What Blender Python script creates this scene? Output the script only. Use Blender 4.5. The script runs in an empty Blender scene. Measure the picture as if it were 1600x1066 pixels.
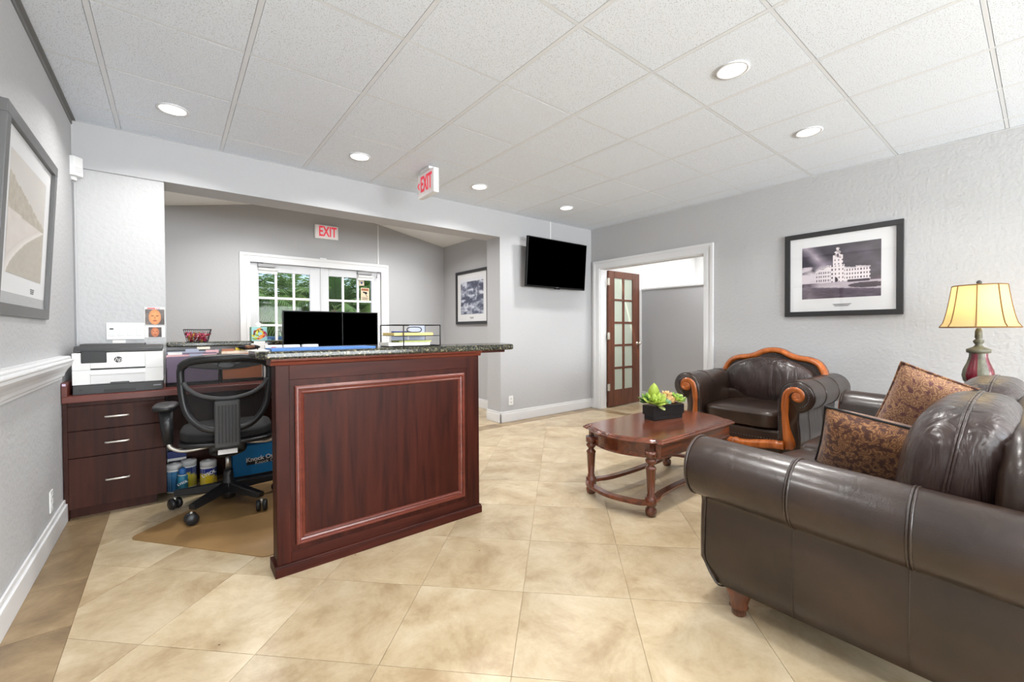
import bpy, bmesh, math, random
from mathutils import Vector, Matrix
PI = math.pi
random.seed(7)
sc = bpy.context.scene
COL = sc.collection

# ------------------------------------------------------------------ camera, world, exposure
sc.view_settings.view_transform = 'Standard'
sc.view_settings.look = 'None'
sc.view_settings.exposure = -0.10
sc.view_settings.gamma = 1.0
sc.view_settings.use_curve_mapping = False
DOWN_W = 13.0      # each recessed ceiling light
FILL_W = 770.0      # added fill lamp at the invented window behind the camera
LAMP_W = 2.4
yaw, pitch, roll = math.radians(38.6), math.radians(-0.735), math.radians(-0.309)
Fv = Vector((math.sin(yaw) * math.cos(pitch), math.cos(yaw) * math.cos(pitch), math.sin(pitch)))
Rv = Vector((math.cos(yaw), -math.sin(yaw), 0.0))
Uv = Rv.cross(Fv)
R2 = Rv * math.cos(roll) + Uv * math.sin(roll)
U2 = Uv * math.cos(roll) - Rv * math.sin(roll)
cam_d = bpy.data.cameras.new('camera')
cam = bpy.data.objects.new('camera', cam_d)
COL.objects.link(cam)
Mx = Matrix((R2, U2, -Fv)).transposed().to_4x4()
Mx.translation = Vector((0, 0, 1.145))
cam.matrix_world = Mx
cam_d.sensor_width = 36.0
cam_d.lens = 36.0 * 665.2 / 1600
cam_d.shift_y = -8.67 / 1600
cam_d.clip_start = 0.02
sc.camera = cam

wd = bpy.data.worlds.new('sky')
sc.world = wd
wd.use_nodes = True
nt = wd.node_tree
sky = nt.nodes.new('ShaderNodeTexSky')
sky.sky_type = 'NISHITA'
sky.sun_elevation = math.radians(52)
sky.sun_rotation = math.radians(200)
sky.sun_disc = False
nt.links.new(sky.outputs[0], nt.nodes['Background'].inputs[0])
nt.nodes['Background'].inputs[1].default_value = 0.26
sd = bpy.data.lights.new('sun', 'SUN')
sd.energy = 5.0
sd.angle = math.radians(1)
sd.color = (1, .95, .86)
so = bpy.data.objects.new('sun', sd)
so.rotation_euler = (math.radians(42), 0, math.radians(-25))
COL.objects.link(so)

def area_light(name, loc, rot, sx, sy, power, color=(1, 1, 1), shape='RECTANGLE', parent=None):
    d = bpy.data.lights.new(name, 'AREA')
    d.shape = shape
    d.size = sx
    if shape in ('RECTANGLE', 'ELLIPSE'):
        d.size_y = sy
    d.energy = power
    d.color = color
    if shape == 'DISK':
        d.spread = math.radians(140)
    o = bpy.data.objects.new(name, d)
    o.location = loc
    o.rotation_euler = rot
    if parent:
        o.parent = parent
    COL.objects.link(o)
    return o

def point_light(name, loc, power, color, radius, parent=None):
    d = bpy.data.lights.new(name, 'POINT')
    d.energy = power
    d.color = color
    d.shadow_soft_size = radius
    o = bpy.data.objects.new(name, d)
    o.location = loc
    if parent:
        o.parent = parent
    COL.objects.link(o)
    return o

# made-up fill lamp at an unseen window, tilted up to brighten the ceiling
area_light('ceiling_fill', (2.2, -5.01, 1.42), (math.radians(132), 0, 0), 3.5, 1.8, FILL_W, (.92, .97, 1.0))

# ------------------------------------------------------------------ materials
def S(r, g, b):
    def f(c):
        c /= 255.0
        return c / 12.92 if c <= 0.04045 else ((c + 0.055) / 1.055) ** 2.4
    return (f(r), f(g), f(b), 1.0)

def newmat(name):
    m = bpy.data.materials.new(name)
    m.use_nodes = True
    n = m.node_tree.nodes
    return m, n, m.node_tree.links, n['Principled BSDF']

def P(name, col, rough=.5, metal=0.0, spec=.5, bump=0.0, bscale=100.0, var=0.0, vscale=8.0, emit=None, coat=0.0, coord='Object', bdist=.004):
    """principled material with optional noise bump and gentle colour variation"""
    m, n, l, b = newmat(name)
    b.inputs['Base Color'].default_value = col
    b.inputs['Roughness'].default_value = rough
    b.inputs['Metallic'].default_value = metal
    b.inputs['Specular IOR Level'].default_value = spec
    b.inputs['Coat Weight'].default_value = coat
    if bump or var:
        tc = n.new('ShaderNodeTexCoord')
    if bump:
        t = n.new('ShaderNodeTexNoise')
        t.inputs['Scale'].default_value = bscale
        t.inputs['Detail'].default_value = 3
        l.new(tc.outputs[coord], t.inputs['Vector'])
        bp = n.new('ShaderNodeBump')
        bp.inputs['Strength'].default_value = bump
        bp.inputs['Distance'].default_value = bdist
        l.new(t.outputs['Fac'], bp.inputs['Height'])
        l.new(bp.outputs['Normal'], b.inputs['Normal'])
    if var:
        t = n.new('ShaderNodeTexNoise')
        t.inputs['Scale'].default_value = vscale
        t.inputs['Detail'].default_value = 4
        l.new(tc.outputs[coord], t.inputs['Vector'])
        h = n.new('ShaderNodeHueSaturation')
        h.inputs['Color'].default_value = col
        mr = n.new('ShaderNodeMapRange')
        mr.inputs['From Min'].default_value = .3
        mr.inputs['From Max'].default_value = .7
        mr.inputs['To Min'].default_value = 1 - var
        mr.inputs['To Max'].default_value = 1 + var
        l.new(t.outputs['Fac'], mr.inputs['Value'])
        l.new(mr.outputs['Result'], h.inputs['Value'])
        l.new(h.outputs['Color'], b.inputs['Base Color'])
    if emit:
        b.inputs['Emission Color'].default_value = emit[0]
        b.inputs['Emission Strength'].default_value = emit[1]
    return m

def ramp(n, stops):
    r = n.new('ShaderNodeValToRGB')
    e = r.color_ramp.elements
    while len(e) > 1:
        e.remove(e[-1])
    e[0].position, e[0].color = stops[0]
    for p, c in stops[1:]:
        k = e.new(p)
        k.color = c
    return r

def wood(name, c1, c2, rough=.35, scale=3.0, axis='X', coat=.15, spec=.5):
    m, n, l, b = newmat(name)
    tc = n.new('ShaderNodeTexCoord')
    mp = n.new('ShaderNodeMapping')
    s = {'X': (.7, 9, 9), 'Y': (9, .7, 9), 'Z': (9, 9, .7)}[axis]
    mp.inputs['Scale'].default_value = s
    l.new(tc.outputs['Object'], mp.inputs['Vector'])
    t = n.new('ShaderNodeTexNoise')
    t.inputs['Scale'].default_value = scale
    t.inputs['Detail'].default_value = 6
    t.inputs['Distortion'].default_value = .6
    l.new(mp.outputs['Vector'], t.inputs['Vector'])
    r = ramp(n, [(.3, c1), (.7, c2)])
    l.new(t.outputs['Fac'], r.inputs['Fac'])
    l.new(r.outputs['Color'], b.inputs['Base Color'])
    b.inputs['Roughness'].default_value = rough
    b.inputs['Coat Weight'].default_value = coat
    b.inputs['Coat Roughness'].default_value = .2
    b.inputs['Specular IOR Level'].default_value = spec
    return m

def travertine(name, a, bcol, c, rough, seed):
    m, n, l, b = newmat(name)
    geo = n.new('ShaderNodeNewGeometry')
    oi = n.new('ShaderNodeObjectInfo')
    cm = n.new('ShaderNodeCombineXYZ')
    mu = n.new('ShaderNodeMath'); mu.operation = 'MULTIPLY'; mu.inputs[1].default_value = 37.0
    l.new(oi.outputs['Random'], mu.inputs[0])
    l.new(mu.outputs[0], cm.inputs[2]); l.new(mu.outputs[0], cm.inputs[0])
    ad = n.new('ShaderNodeVectorMath'); ad.operation = 'ADD'
    l.new(geo.outputs['Position'], ad.inputs[0]); l.new(cm.outputs[0], ad.inputs[1])
    t = n.new('ShaderNodeTexNoise')
    t.inputs['Scale'].default_value = 3.6; t.inputs['Detail'].default_value = 10
    t.inputs['Roughness'].default_value = .72; t.inputs['Distortion'].default_value = .35
    l.new(ad.outputs[0], t.inputs['Vector'])
    r = ramp(n, [(.34, a), (.5, bcol), (.64, c)])
    l.new(t.outputs['Fac'], r.inputs['Fac'])
    h = n.new('ShaderNodeHueSaturation')
    mr = n.new('ShaderNodeMapRange')
    mr.inputs['To Min'].default_value = .9; mr.inputs['To Max'].default_value = 1.06
    l.new(oi.outputs['Random'], mr.inputs['Value'])
    l.new(mr.outputs['Result'], h.inputs['Value'])
    l.new(r.outputs['Color'], h.inputs['Color'])
    # small pits of the stone
    v = n.new('ShaderNodeTexVoronoi'); v.inputs['Scale'].default_value = 9
    l.new(ad.outputs[0], v.inputs['Vector'])
    lt = n.new('ShaderNodeMath'); lt.operation = 'LESS_THAN'; lt.inputs[1].default_value = .035
    l.new(v.outputs['Distance'], lt.inputs[0])
    n2 = n.new('ShaderNodeTexNoise'); n2.inputs['Scale'].default_value = 2.3
    l.new(ad.outputs[0], n2.inputs['Vector'])
    gt = n.new('ShaderNodeMath'); gt.operation = 'GREATER_THAN'; gt.inputs[1].default_value = .56
    l.new(n2.outputs['Fac'], gt.inputs[0])
    mm = n.new('ShaderNodeMath'); mm.operation = 'MULTIPLY'
    l.new(lt.outputs[0], mm.inputs[0]); l.new(gt.outputs[0], mm.inputs[1])
    mx = n.new('ShaderNodeMix'); mx.data_type = 'RGBA'
    l.new(mm.outputs[0], mx.inputs[0]); l.new(h.outputs['Color'], mx.inputs[6])
    mx.inputs[7].default_value = S(90, 70, 50)
    l.new(mx.outputs[2], b.inputs['Base Color'])
    b.inputs['Roughness'].default_value = rough
    return m

def granite(name):
    m, n, l, b = newmat(name)
    tc = n.new('ShaderNodeTexCoord')
    v = n.new('ShaderNodeTexNoise'); v.inputs['Scale'].default_value = 95; v.inputs['Detail'].default_value = 5
    l.new(tc.outputs['Object'], v.inputs['Vector'])
    r = ramp(n, [(.34, S(20, 22, 18)), (.52, S(46, 47, 38)), (.62, S(96, 90, 68)), (.72, S(160, 148, 120))])
    l.new(v.outputs['Fac'], r.inputs['Fac'])
    l.new(r.outputs['Color'], b.inputs['Base Color'])
    b.inputs['Roughness'].default_value = .15
    return m

def leather(name, c1, c2, rough=.36, wrinkle=.25):
    m, n, l, b = newmat(name)
    tc = n.new('ShaderNodeTexCoord')
    t = n.new('ShaderNodeTexNoise'); t.inputs['Scale'].default_value = 5; t.inputs['Detail'].default_value = 5
    l.new(tc.outputs['Object'], t.inputs['Vector'])
    r = ramp(n, [(.35, c1), (.7, c2)])
    l.new(t.outputs['Fac'], r.inputs['Fac'])
    l.new(r.outputs['Color'], b.inputs['Base Color'])
    b.inputs['Roughness'].default_value = rough
    b.inputs['Coat Weight'].default_value = .28
    b.inputs['Coat Roughness'].default_value = .2
    mp = n.new('ShaderNodeMapping'); mp.inputs['Scale'].default_value = (14, 14, 3)
    l.new(tc.outputs['Object'], mp.inputs['Vector'])
    w = n.new('ShaderNodeTexNoise'); w.inputs['Scale'].default_value = 1.0; w.inputs['Detail'].default_value = 3
    w.inputs['Distortion'].default_value = 1.0
    l.new(mp.outputs['Vector'], w.inputs['Vector'])
    g = n.new('ShaderNodeTexVoronoi'); g.inputs['Scale'].default_value = 260
    l.new(tc.outputs['Object'], g.inputs['Vector'])
    b1 = n.new('ShaderNodeBump'); b1.inputs['Strength'].default_value = wrinkle; b1.inputs['Distance'].default_value = .03
    l.new(w.outputs['Fac'], b1.inputs['Height'])
    b2 = n.new('ShaderNodeBump'); b2.inputs['Strength'].default_value = .12; b2.inputs['Distance'].default_value = .002
    l.new(g.outputs['Distance'], b2.inputs['Height']); l.new(b1.outputs['Normal'], b2.inputs['Normal'])
    l.new(b2.outputs['Normal'], b.inputs['Normal'])
    return m

def paisley(name, base, dark, mid, th=.5):
    m, n, l, b = newmat(name)
    tc = n.new('ShaderNodeTexCoord')
    d = n.new('ShaderNodeTexNoise'); d.inputs['Scale'].default_value = 9
    l.new(tc.outputs['Object'], d.inputs['Vector'])
    va = n.new('ShaderNodeVectorMath'); va.operation = 'SCALE'; va.inputs['Scale'].default_value = .09
    l.new(d.outputs['Color'], va.inputs[0])
    vb = n.new('ShaderNodeVectorMath'); vb.operation = 'ADD'
    l.new(tc.outputs['Object'], vb.inputs[0]); l.new(va.outputs[0], vb.inputs[1])
    v = n.new('ShaderNodeTexVoronoi'); v.inputs['Scale'].default_value = 30
    l.new(vb.outputs[0], v.inputs['Vector'])
    mul = n.new('ShaderNodeMath'); mul.operation = 'MULTIPLY'; mul.inputs[1].default_value = 26
    l.new(v.outputs['Distance'], mul.inputs[0])
    sn = n.new('ShaderNodeMath'); sn.operation = 'SINE'
    l.new(mul.outputs[0], sn.inputs[0])
    r = ramp(n, [(.1, mid), (.45, base), (.8, base)])
    l.new(sn.outputs[0], r.inputs['Fac'])
    n2 = n.new('ShaderNodeTexNoise'); n2.inputs['Scale'].default_value = 42; n2.inputs['Detail'].default_value = 2
    l.new(tc.outputs['Object'], n2.inputs['Vector'])
    r2 = ramp(n, [(th, (0, 0, 0, 1)), (th + .07, (1, 1, 1, 1))])
    l.new(n2.outputs['Fac'], r2.inputs['Fac'])
    mx = n.new('ShaderNodeMix'); mx.data_type = 'RGBA'
    l.new(r2.outputs['Color'], mx.inputs[0]); l.new(r.outputs['Color'], mx.inputs[6]); mx.inputs[7].default_value = dark
    l.new(mx.outputs[2], b.inputs['Base Color'])
    b.inputs['Roughness'].default_value = .75
    b.inputs['Sheen Weight'].default_value = .3
    return m

def glass(name, tint=(1, 1, 1, 1), refl=.06):
    m, n, l, b = newmat(name)
    n.remove(b)
    tr = n.new('ShaderNodeBsdfTransparent'); tr.inputs[0].default_value = tint
    gl = n.new('ShaderNodeBsdfGlossy'); gl.inputs['Roughness'].default_value = .02
    mx = n.new('ShaderNodeMixShader'); mx.inputs[0].default_value = refl
    l.new(tr.outputs[0], mx.inputs[1]); l.new(gl.outputs[0], mx.inputs[2])
    l.new(mx.outputs[0], n['Material Output'].inputs['Surface'])
    return m

def seethrough(name, col, fac, rough=.6):
    m, n, l, b = newmat(name)
    b.inputs['Base Color'].default_value = col
    b.inputs['Roughness'].default_value = rough
    tr = n.new('ShaderNodeBsdfTransparent')
    mx = n.new('ShaderNodeMixShader'); mx.inputs[0].default_value = fac
    l.new(tr.outputs[0], mx.inputs[1]); l.new(b.outputs[0], mx.inputs[2])
    l.new(mx.outputs[0], n['Material Output'].inputs['Surface'])
    return m

def translucent(name, col, fac=.5):
    m, n, l, b = newmat(name)
    b.inputs['Base Color'].default_value = col
    b.inputs['Roughness'].default_value = .6
    tr = n.new('ShaderNodeBsdfTranslucent'); tr.inputs[0].default_value = col
    mx = n.new('ShaderNodeMixShader'); mx.inputs[0].default_value = fac
    l.new(b.outputs[0], mx.inputs[1]); l.new(tr.outputs[0], mx.inputs[2])
    l.new(mx.outputs[0], n['Material Output'].inputs['Surface'])
    return m

def ceiling_tile_mat(name):
    m, n, l, b = newmat(name)
    geo = n.new('ShaderNodeNewGeometry')
    t = n.new('ShaderNodeTexNoise'); t.inputs['Scale'].default_value = 190; t.inputs['Detail'].default_value = 2
    l.new(geo.outputs['Position'], t.inputs['Vector'])
    r = ramp(n, [(.33, S(172, 174, 178)), (.41, S(230, 237, 246))])
    l.new(t.outputs['Fac'], r.inputs['Fac'])
    l.new(r.outputs['Color'], b.inputs['Base Color'])
    b.inputs['Roughness'].default_value = .95
    b.inputs['Specular IOR Level'].default_value = .1
    bp = n.new('ShaderNodeBump'); bp.inputs['Strength'].default_value = .4; bp.inputs['Distance'].default_value = .003
    l.new(t.outputs['Fac'], bp.inputs['Height']); l.new(bp.outputs['Normal'], b.inputs['Normal'])
    return m

def vcol(name, rough=.5, spec=.3):
    m, n, l, b = newmat(name)
    a = n.new('ShaderNodeAttribute'); a.attribute_name = 'ink'
    l.new(a.outputs['Color'], b.inputs['Base Color'])
    b.inputs['Roughness'].default_value = rough
    b.inputs['Specular IOR Level'].default_value = spec
    return m

M = {}
M['wall'] = P('wall_paint', S(181, 181, 183), .75, bump=.35, bscale=38, coord='Object')
M['wall_rough'] = P('knockdown_wall_paint', S(184, 184, 185), .6, bump=.8, bscale=40, bdist=.005, coord='Object')
M['white'] = P('white_trim_paint', S(222, 222, 223), .35)
M['door_white'] = P('white_door_paint', S(204, 205, 208), .4)
M['hall_white'] = P('hall_white_paint', S(236, 236, 235), .7)
M['ctile'] = ceiling_tile_mat('fissured_ceiling_tile')
M['tee'] = P('ceiling_grid_white', S(222, 226, 231), .5)
M['angle'] = P('shadow_gap_grey', S(120, 120, 120), .6)  # dark tone stands in for the shadow gap at the ceiling edge
M['trav'] = travertine('beige_travertine', S(161, 138, 106), S(184, 165, 134), S(200, 184, 156), .30, 1)
M['border'] = travertine('brown_border_stone', S(112, 92, 68), S(140, 118, 88), S(160, 138, 106), .3, 2)
M['grout'] = P('floor_grout', S(196, 172, 138), .8)
M['cherry'] = wood('dark_cherry_veneer', S(38, 13, 8), S(64, 26, 17), .40, axis='Z', coat=0, spec=.12)
M['cherry_h'] = wood('dark_cherry_rail', S(42, 15, 10), S(68, 28, 19), .40, axis='X', coat=0, spec=.12)
M['cherry_red'] = wood('red_cherry_trim', S(82, 33, 22), S(108, 48, 34), .3, axis='X', coat=0)
M['drawer'] = wood('dark_drawer_veneer', S(40, 17, 12), S(66, 32, 22), .44, axis='Z', coat=0, spec=.2)
M['worktop'] = wood('red_mahogany_worktop', S(84, 36, 28), S(108, 50, 40), .35, axis='X', coat=0)
M['table'] = wood('polished_table_wood', S(74, 36, 22), S(122, 64, 40), .18, axis='X', coat=.5)
M['table_leg'] = wood('turned_table_wood', S(70, 34, 20), S(116, 62, 38), .22, axis='Z', coat=.5)
M['scroll'] = wood('honey_scroll_wood', S(142, 70, 26), S(186, 102, 44), .25, axis='Z', coat=.4)
M['oakdoor'] = wood('brown_glazed_door_wood', S(84, 46, 32), S(114, 66, 46), .35, axis='Z')
M['granite'] = granite('dark_green_granite')
M['leather'] = leather('dark_brown_leather', S(34, 23, 17), S(56, 39, 30), .33, .08)
M['leather_soft'] = leather('creased_brown_leather', S(36, 25, 22), S(58, 42, 38), .30, .8)
M['paisley'] = paisley('paisley_fabric', S(176, 134, 98), S(104, 62, 62), S(132, 92, 68), .565)
M['paisley_dark'] = paisley('dark_paisley_fabric', S(158, 112, 70), S(80, 44, 30), S(112, 70, 42))
M['black'] = P('black_plastic', S(24, 24, 26), .4)
M['blackfab'] = P('black_fabric', S(20, 20, 22), .9, bump=.3, bscale=400)
M['screen'] = P('black_screen', (0, 0, 0, 1), .25, spec=.0)
M['bezel'] = P('black_bezel', S(12, 12, 13), .4, spec=.2)
M['frame_black'] = P('charcoal_frame', S(44, 44, 45), .4)
M['frame_silver'] = P('pewter_frame', S(98, 98, 98), .4, .2)
M['matboard'] = P('white_matboard', S(232, 232, 233), .8)
M['silver'] = P('brushed_silver', S(200, 200, 200), .3, .9)
M['nail'] = P('aged_nail_metal', S(92, 92, 98), .35, .7)
M['satin'] = P('satin_nickel', S(210, 205, 195), .3, .6)
M['plate'] = P('white_plastic', S(235, 235, 234), .4)
M['offwhite'] = P('offwhite_plastic', S(222, 222, 222), .45)
M['grey_dark'] = P('dark_grey_plastic', S(54, 54, 55), .45)
M['grey'] = P('grey_plastic', S(150, 150, 152), .45)
M['mesh'] = seethrough('chair_mesh', S(26, 26, 28), .5)
M['sorter'] = seethrough('black_wire_mesh', S(20, 20, 22), .7)
M['glass'] = glass('clear_glass', refl=.005)
M['picglass'] = glass('picture_glass', refl=.05)
M['frost'] = translucent('frosted_glass', S(214, 222, 208), .35)
M['red'] = P('red_letter', S(228, 70, 88), .5, emit=(S(235, 60, 80), .45))
M['signface'] = P('exit_sign_face', S(240, 236, 236), .5, emit=((1, .9, .9, 1), .12))
M['lens'] = P('glowing_lens', (1, 1, 1, 1), .5, emit=((1, .98, .95, 1), 3.0))
M['bulb'] = P('glowing_bulb', (1, .9, .7, 1), .5, emit=((1, .85, .6, 1), 3.0))
M['shade'] = translucent('cream_lampshade', S(232, 208, 150), .5)
M['braid'] = P('brown_braid', S(126, 88, 44), .7)
M['lamp_red'] = P('deep_red_glaze', S(100, 16, 32), .18, coat=.4)
M['lamp_stone'] = P('antique_cream', S(98, 96, 80), .5, var=.25, vscale=40)
M['paper'] = P('white_paper', S(240, 238, 234), .8)
M['mat_vinyl'] = P('tan_chair_mat', S(146, 114, 72), .45, var=.12, vscale=5)
M['ink'] = vcol('printed_ink', .55)
M['ink_gloss'] = vcol('printed_sticker', .4)
M['text_black'] = P('black_lettering', S(25, 25, 28), .6)
M['text_white'] = P('white_lettering', S(240, 240, 240), .6)
M['text_grey'] = P('grey_lettering', S(120, 120, 122), .6)
M['text_red'] = P('red_lettering', S(190, 50, 60), .6)
for nm, c in dict(purple=(112, 98, 120), pink=(226, 180, 184), blueg=(166, 172, 190), tan=(216, 178, 134), orange=(176, 108, 72), cream=(240, 226, 206),
                  blue=(52, 110, 178), blue_box=(16, 124, 190), blue_dk=(20, 40, 110), teal=(40, 120, 150), yellow=(226, 200, 40), ygreen=(176, 182, 92), manila=(222, 196, 120),
                  magenta=(196, 40, 96), crimson=(150, 24, 40), hotpink=(226, 92, 130), gold=(190, 130, 60), green=(120, 160, 60), lime=(168, 190, 76),
                  dkgreen=(52, 92, 46), peach=(226, 188, 130), mint=(140, 190, 160), brown=(110, 84, 60), palegreen=(196, 206, 130), lav=(214, 200, 226), skin1=(230, 150, 90)).items():
    M[nm] = P(nm + '_colour', S(*c), .5)
M['leaf_out'] = translucent('palm_frond', S(104, 136, 78), .35)
M['leaf_out2'] = translucent('pale_palm_frond', S(134, 164, 92), .35)
M['trunk'] = P('palm_trunk', S(112, 92, 78), .9, bump=.8, bscale=30, var=.3, vscale=20)
M['dead'] = P('dry_frond', S(128, 106, 88), .9)
M['pave'] = P('pale_concrete', S(186, 182, 172), .85, var=.08)
M['car'] = P('pale_blue_car_paint', S(92, 124, 152), .3, .2)
M['carglass'] = P('dark_car_glass', S(40, 62, 84), .08)
M['rubber'] = P('black_rubber', S(22, 22, 22), .8)
M['sticker_lit'] = translucent('paper_notice', S(240, 226, 200), .4)

# ------------------------------------------------------------------ mesh helpers
class MB:
    def __init__(s):
        s.v, s.f, s.mi, s.sm = [], [], [], []
    def add(s, vs, fs, mi=0, smooth=False):
        b = len(s.v)
        s.v += [tuple(v) for v in vs]
        for f in fs:
            s.f.append(tuple(b + i for i in f)); s.mi.append(mi); s.sm.append(smooth)
        return s
    def box(s, x0, x1, y0, y1, z0, z1, mi=0, M4=None):
        vs = [(x0, y0, z0), (x1, y0, z0), (x1, y1, z0), (x0, y1, z0), (x0, y0, z1), (x1, y0, z1), (x1, y1, z1), (x0, y1, z1)]
        if M4 is not None:
            vs = [tuple(M4 @ Vector(v)) for v in vs]
        return s.add(vs, [(0, 3, 2, 1), (4, 5, 6, 7), (0, 1, 5, 4), (1, 2, 6, 5), (2, 3, 7, 6), (3, 0, 4, 7)], mi)
    def prism(s, poly, a0, a1, axis='z', mi=0, smooth=False):
        """polygon (2D, counter-clockwise) extruded along axis; x: poly=(y,z), y: poly=(x,z), z: poly=(x,y)"""
        mk = {'z': lambda p, a: (p[0], p[1], a), 'y': lambda p, a: (p[0], a, p[1]), 'x': lambda p, a: (a, p[0], p[1])}[axis]
        n = len(poly)
        vs = [mk(p, a0) for p in poly] + [mk(p, a1) for p in poly]
        s.add(vs, [tuple(range(n - 1, -1, -1)), tuple(range(n, 2 * n))], mi, False)
        b = len(s.v) - 2 * n
        for i in range(n):
            j = (i + 1) % n
            s.f.append((b + i, b + j, b + n + j, b + n + i)); s.mi.append(mi); s.sm.append(smooth)
        return s
    def tube(s, pts, r, n=8, closed=False, mi=0, sx=1.0, caps=True):
        pts = [Vector(p) for p in pts]
        k = len(pts)
        rs = r if isinstance(r, (list, tuple)) else [r] * k
        rings = []
        up = None
        for i in range(k):
            a = pts[(i - 1) % k] if (closed or i > 0) else pts[i]
            c = pts[(i + 1) % k] if (closed or i < k - 1) else pts[i]
            t = (c - a)
            t = t.normalized() if t.length > 1e-9 else Vector((0, 0, 1))
            if up is None:
                up = Vector((0, 0, 1)) if abs(t.z) < .9 else Vector((0, 1, 0))
            u = up - t * up.dot(t)
            u = u.normalized() if u.length > 1e-6 else t.orthogonal().normalized()
            w = t.cross(u)
            up = u
            rings.append([pts[i] + (u * math.cos(2 * PI * j / n) + w * sx * math.sin(2 * PI * j / n)) * rs[i] for j in range(n)])
        vs = [p for rg in rings for p in rg]
        fs = []
        for i in range(k if closed else k - 1):
            i2 = (i + 1) % k
            for j in range(n):
                j2 = (j + 1) % n
                fs.append((i * n + j, i * n + j2, i2 * n + j2, i2 * n + j))
        s.add(vs, fs, mi, True)
        if not closed and caps:
            b = len(s.v) - len(vs)
            s.f.append(tuple(b + j for j in range(n - 1, -1, -1))); s.mi.append(mi); s.sm.append(False)
            s.f.append(tuple(b + (k - 1) * n + j for j in range(n))); s.mi.append(mi); s.sm.append(False)
        return s
    def lathe(s, prof, c=(0, 0, 0), n=20, mi=0, flute=None, axis='z', smooth=True):
        """profile list of (r, h) revolved about the axis through c"""
        vs, fs = [], []
        for (r, h) in prof:
            for j in range(n):
                a = 2 * PI * j / n
                rr = r
                if flute and flute[0] <= h <= flute[1]:
                    rr = r * (1 - flute[2] * (.5 + .5 * math.cos(flute[3] * a)))
                x, y = rr * math.cos(a), rr * math.sin(a)
                p = {'z': (x, y, h), 'y': (x, h, -y), 'x': (h, x, y)}[axis]
                vs.append((c[0] + p[0], c[1] + p[1], c[2] + p[2]))
        k = len(prof)
        for i in range(k - 1):
            for j in range(n):
                j2 = (j + 1) % n
                fs.append((i * n + j, i * n + j2, (i + 1) * n + j2, (i + 1) * n + j))
        s.add(vs, fs, mi, smooth)
        b = len(s.v) - len(vs)
        if prof[0][0] > 1e-5:
            s.f.append(tuple(b + j for j in range(n - 1, -1, -1))); s.mi.append(mi); s.sm.append(False)
        if prof[-1][0] > 1e-5:
            s.f.append(tuple(b + (k - 1) * n + j for j in range(n))); s.mi.append(mi); s.sm.append(False)
        return s
    def rbox(s, cx, cy, cz, dx, dy, dz, e=5.0, n=8, mi=0, fn=None, M4=None):
        """rounded, cushion-like box: superquadric with half sizes dx dy dz"""
        g = {}
        vs, fs = [], []
        def vid(p):
            k = (round(p[0], 5), round(p[1], 5), round(p[2], 5))
            if k not in g:
                g[k] = len(vs)
                x, y, z = p
                q = (abs(x) ** e + abs(y) ** e + abs(z) ** e) ** (-1 / e)
                x, y, z = x * q, y * q, z * q
                if fn:
                    x, y, z = fn(x, y, z)
                v = Vector((cx + x * dx, cy + y * dy, cz + z * dz)) if M4 is None else M4 @ Vector((x * dx, y * dy, z * dz))
                vs.append(tuple(v))
            return g[k]
        t = [math.tan(PI / 4 * (2 * i / n - 1)) for i in range(n + 1)]
        for ax in range(3):
            for sg in (-1, 1):
                for i in range(n):
                    for j in range(n):
                        q = []
                        for (a, b2) in ((i, j), (i + 1, j), (i + 1, j + 1), (i, j + 1)):
                            p = [0, 0, 0]
                            p[ax] = sg; p[(ax + 1) % 3] = t[a]; p[(ax + 2) % 3] = t[b2]
                            q.append(vid(p))
                        fs.append(tuple(q if sg > 0 else q[::-1]))
        return s.add(vs, fs, mi, True)
    def ribbon(s, pts, hw, y0, y1, mi=0, dome=.35, mk=None):
        """flat carved strip along 2D centre line pts with half widths hw, thickness y0..y1, crowned front"""
        k = len(pts)
        mk = mk or (lambda u, z, y: (u, y, z))
        ring = []
        for i in range(k):
            a = Vector(pts[max(i - 1, 0)]); c = Vector(pts[min(i + 1, k - 1)])
            t = (c - a).normalized(); nrm = Vector((-t.y, t.x)); p = Vector(pts[i]); h = hw[i]
            ym = y0 + (y1 - y0) * (1 - dome)
            row = []
            for (o, y) in ((-1, y0), (-1, ym), (-.6, y1 * .8 + ym * .2), (-.3, y1), (.3, y1), (.6, y1 * .8 + ym * .2), (1, ym), (1, y0)):
                q = p + nrm * h * o
                row.append(mk(q.x, q.y, y))
            ring.append(row)
        m = len(ring[0])
        vs = [v for r in ring for v in r]
        fs = []
        for i in range(k - 1):
            for j in range(m):
                j2 = (j + 1) % m
                fs.append((i * m + j, (i + 1) * m + j, (i + 1) * m + j2, i * m + j2))
        fs.append(tuple(range(m))); fs.append(tuple((k - 1) * m + j for j in range(m - 1, -1, -1)))
        return s.add(vs, fs, mi, True)
    def mesh(s, name, mats):
        me = bpy.data.meshes.new(name)
        me.from_pydata(s.v, [], s.f)
        for m in (mats if isinstance(mats, (list, tuple)) else [mats]):
            me.materials.append(M[m] if isinstance(m, str) else m)
        me.polygons.foreach_set('material_index', s.mi)
        me.polygons.foreach_set('use_smooth', s.sm)
        bm = bmesh.new(); bm.from_mesh(me)
        bmesh.ops.recalc_face_normals(bm, faces=bm.faces)
        bm.to_mesh(me); bm.free()
        me.update()
        return me
    def build(s, name, mats, parent=None, bevel=0.0, seg=2, loc=None, rot=None, label=None):
        o = bpy.data.objects.new(name, s.mesh(name, mats))
        COL.objects.link(o)
        if parent:
            o.parent = parent
        if loc:
            o.location = loc
        if rot:
            o.rotation_euler = rot
        if bevel:
            b = o.modifiers.new('bevel', 'BEVEL')
            b.width = bevel; b.segments = seg; b.limit_method = 'ANGLE'; b.angle_limit = math.radians(40)
        if label:
            o['label'] = label
        return o

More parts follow.
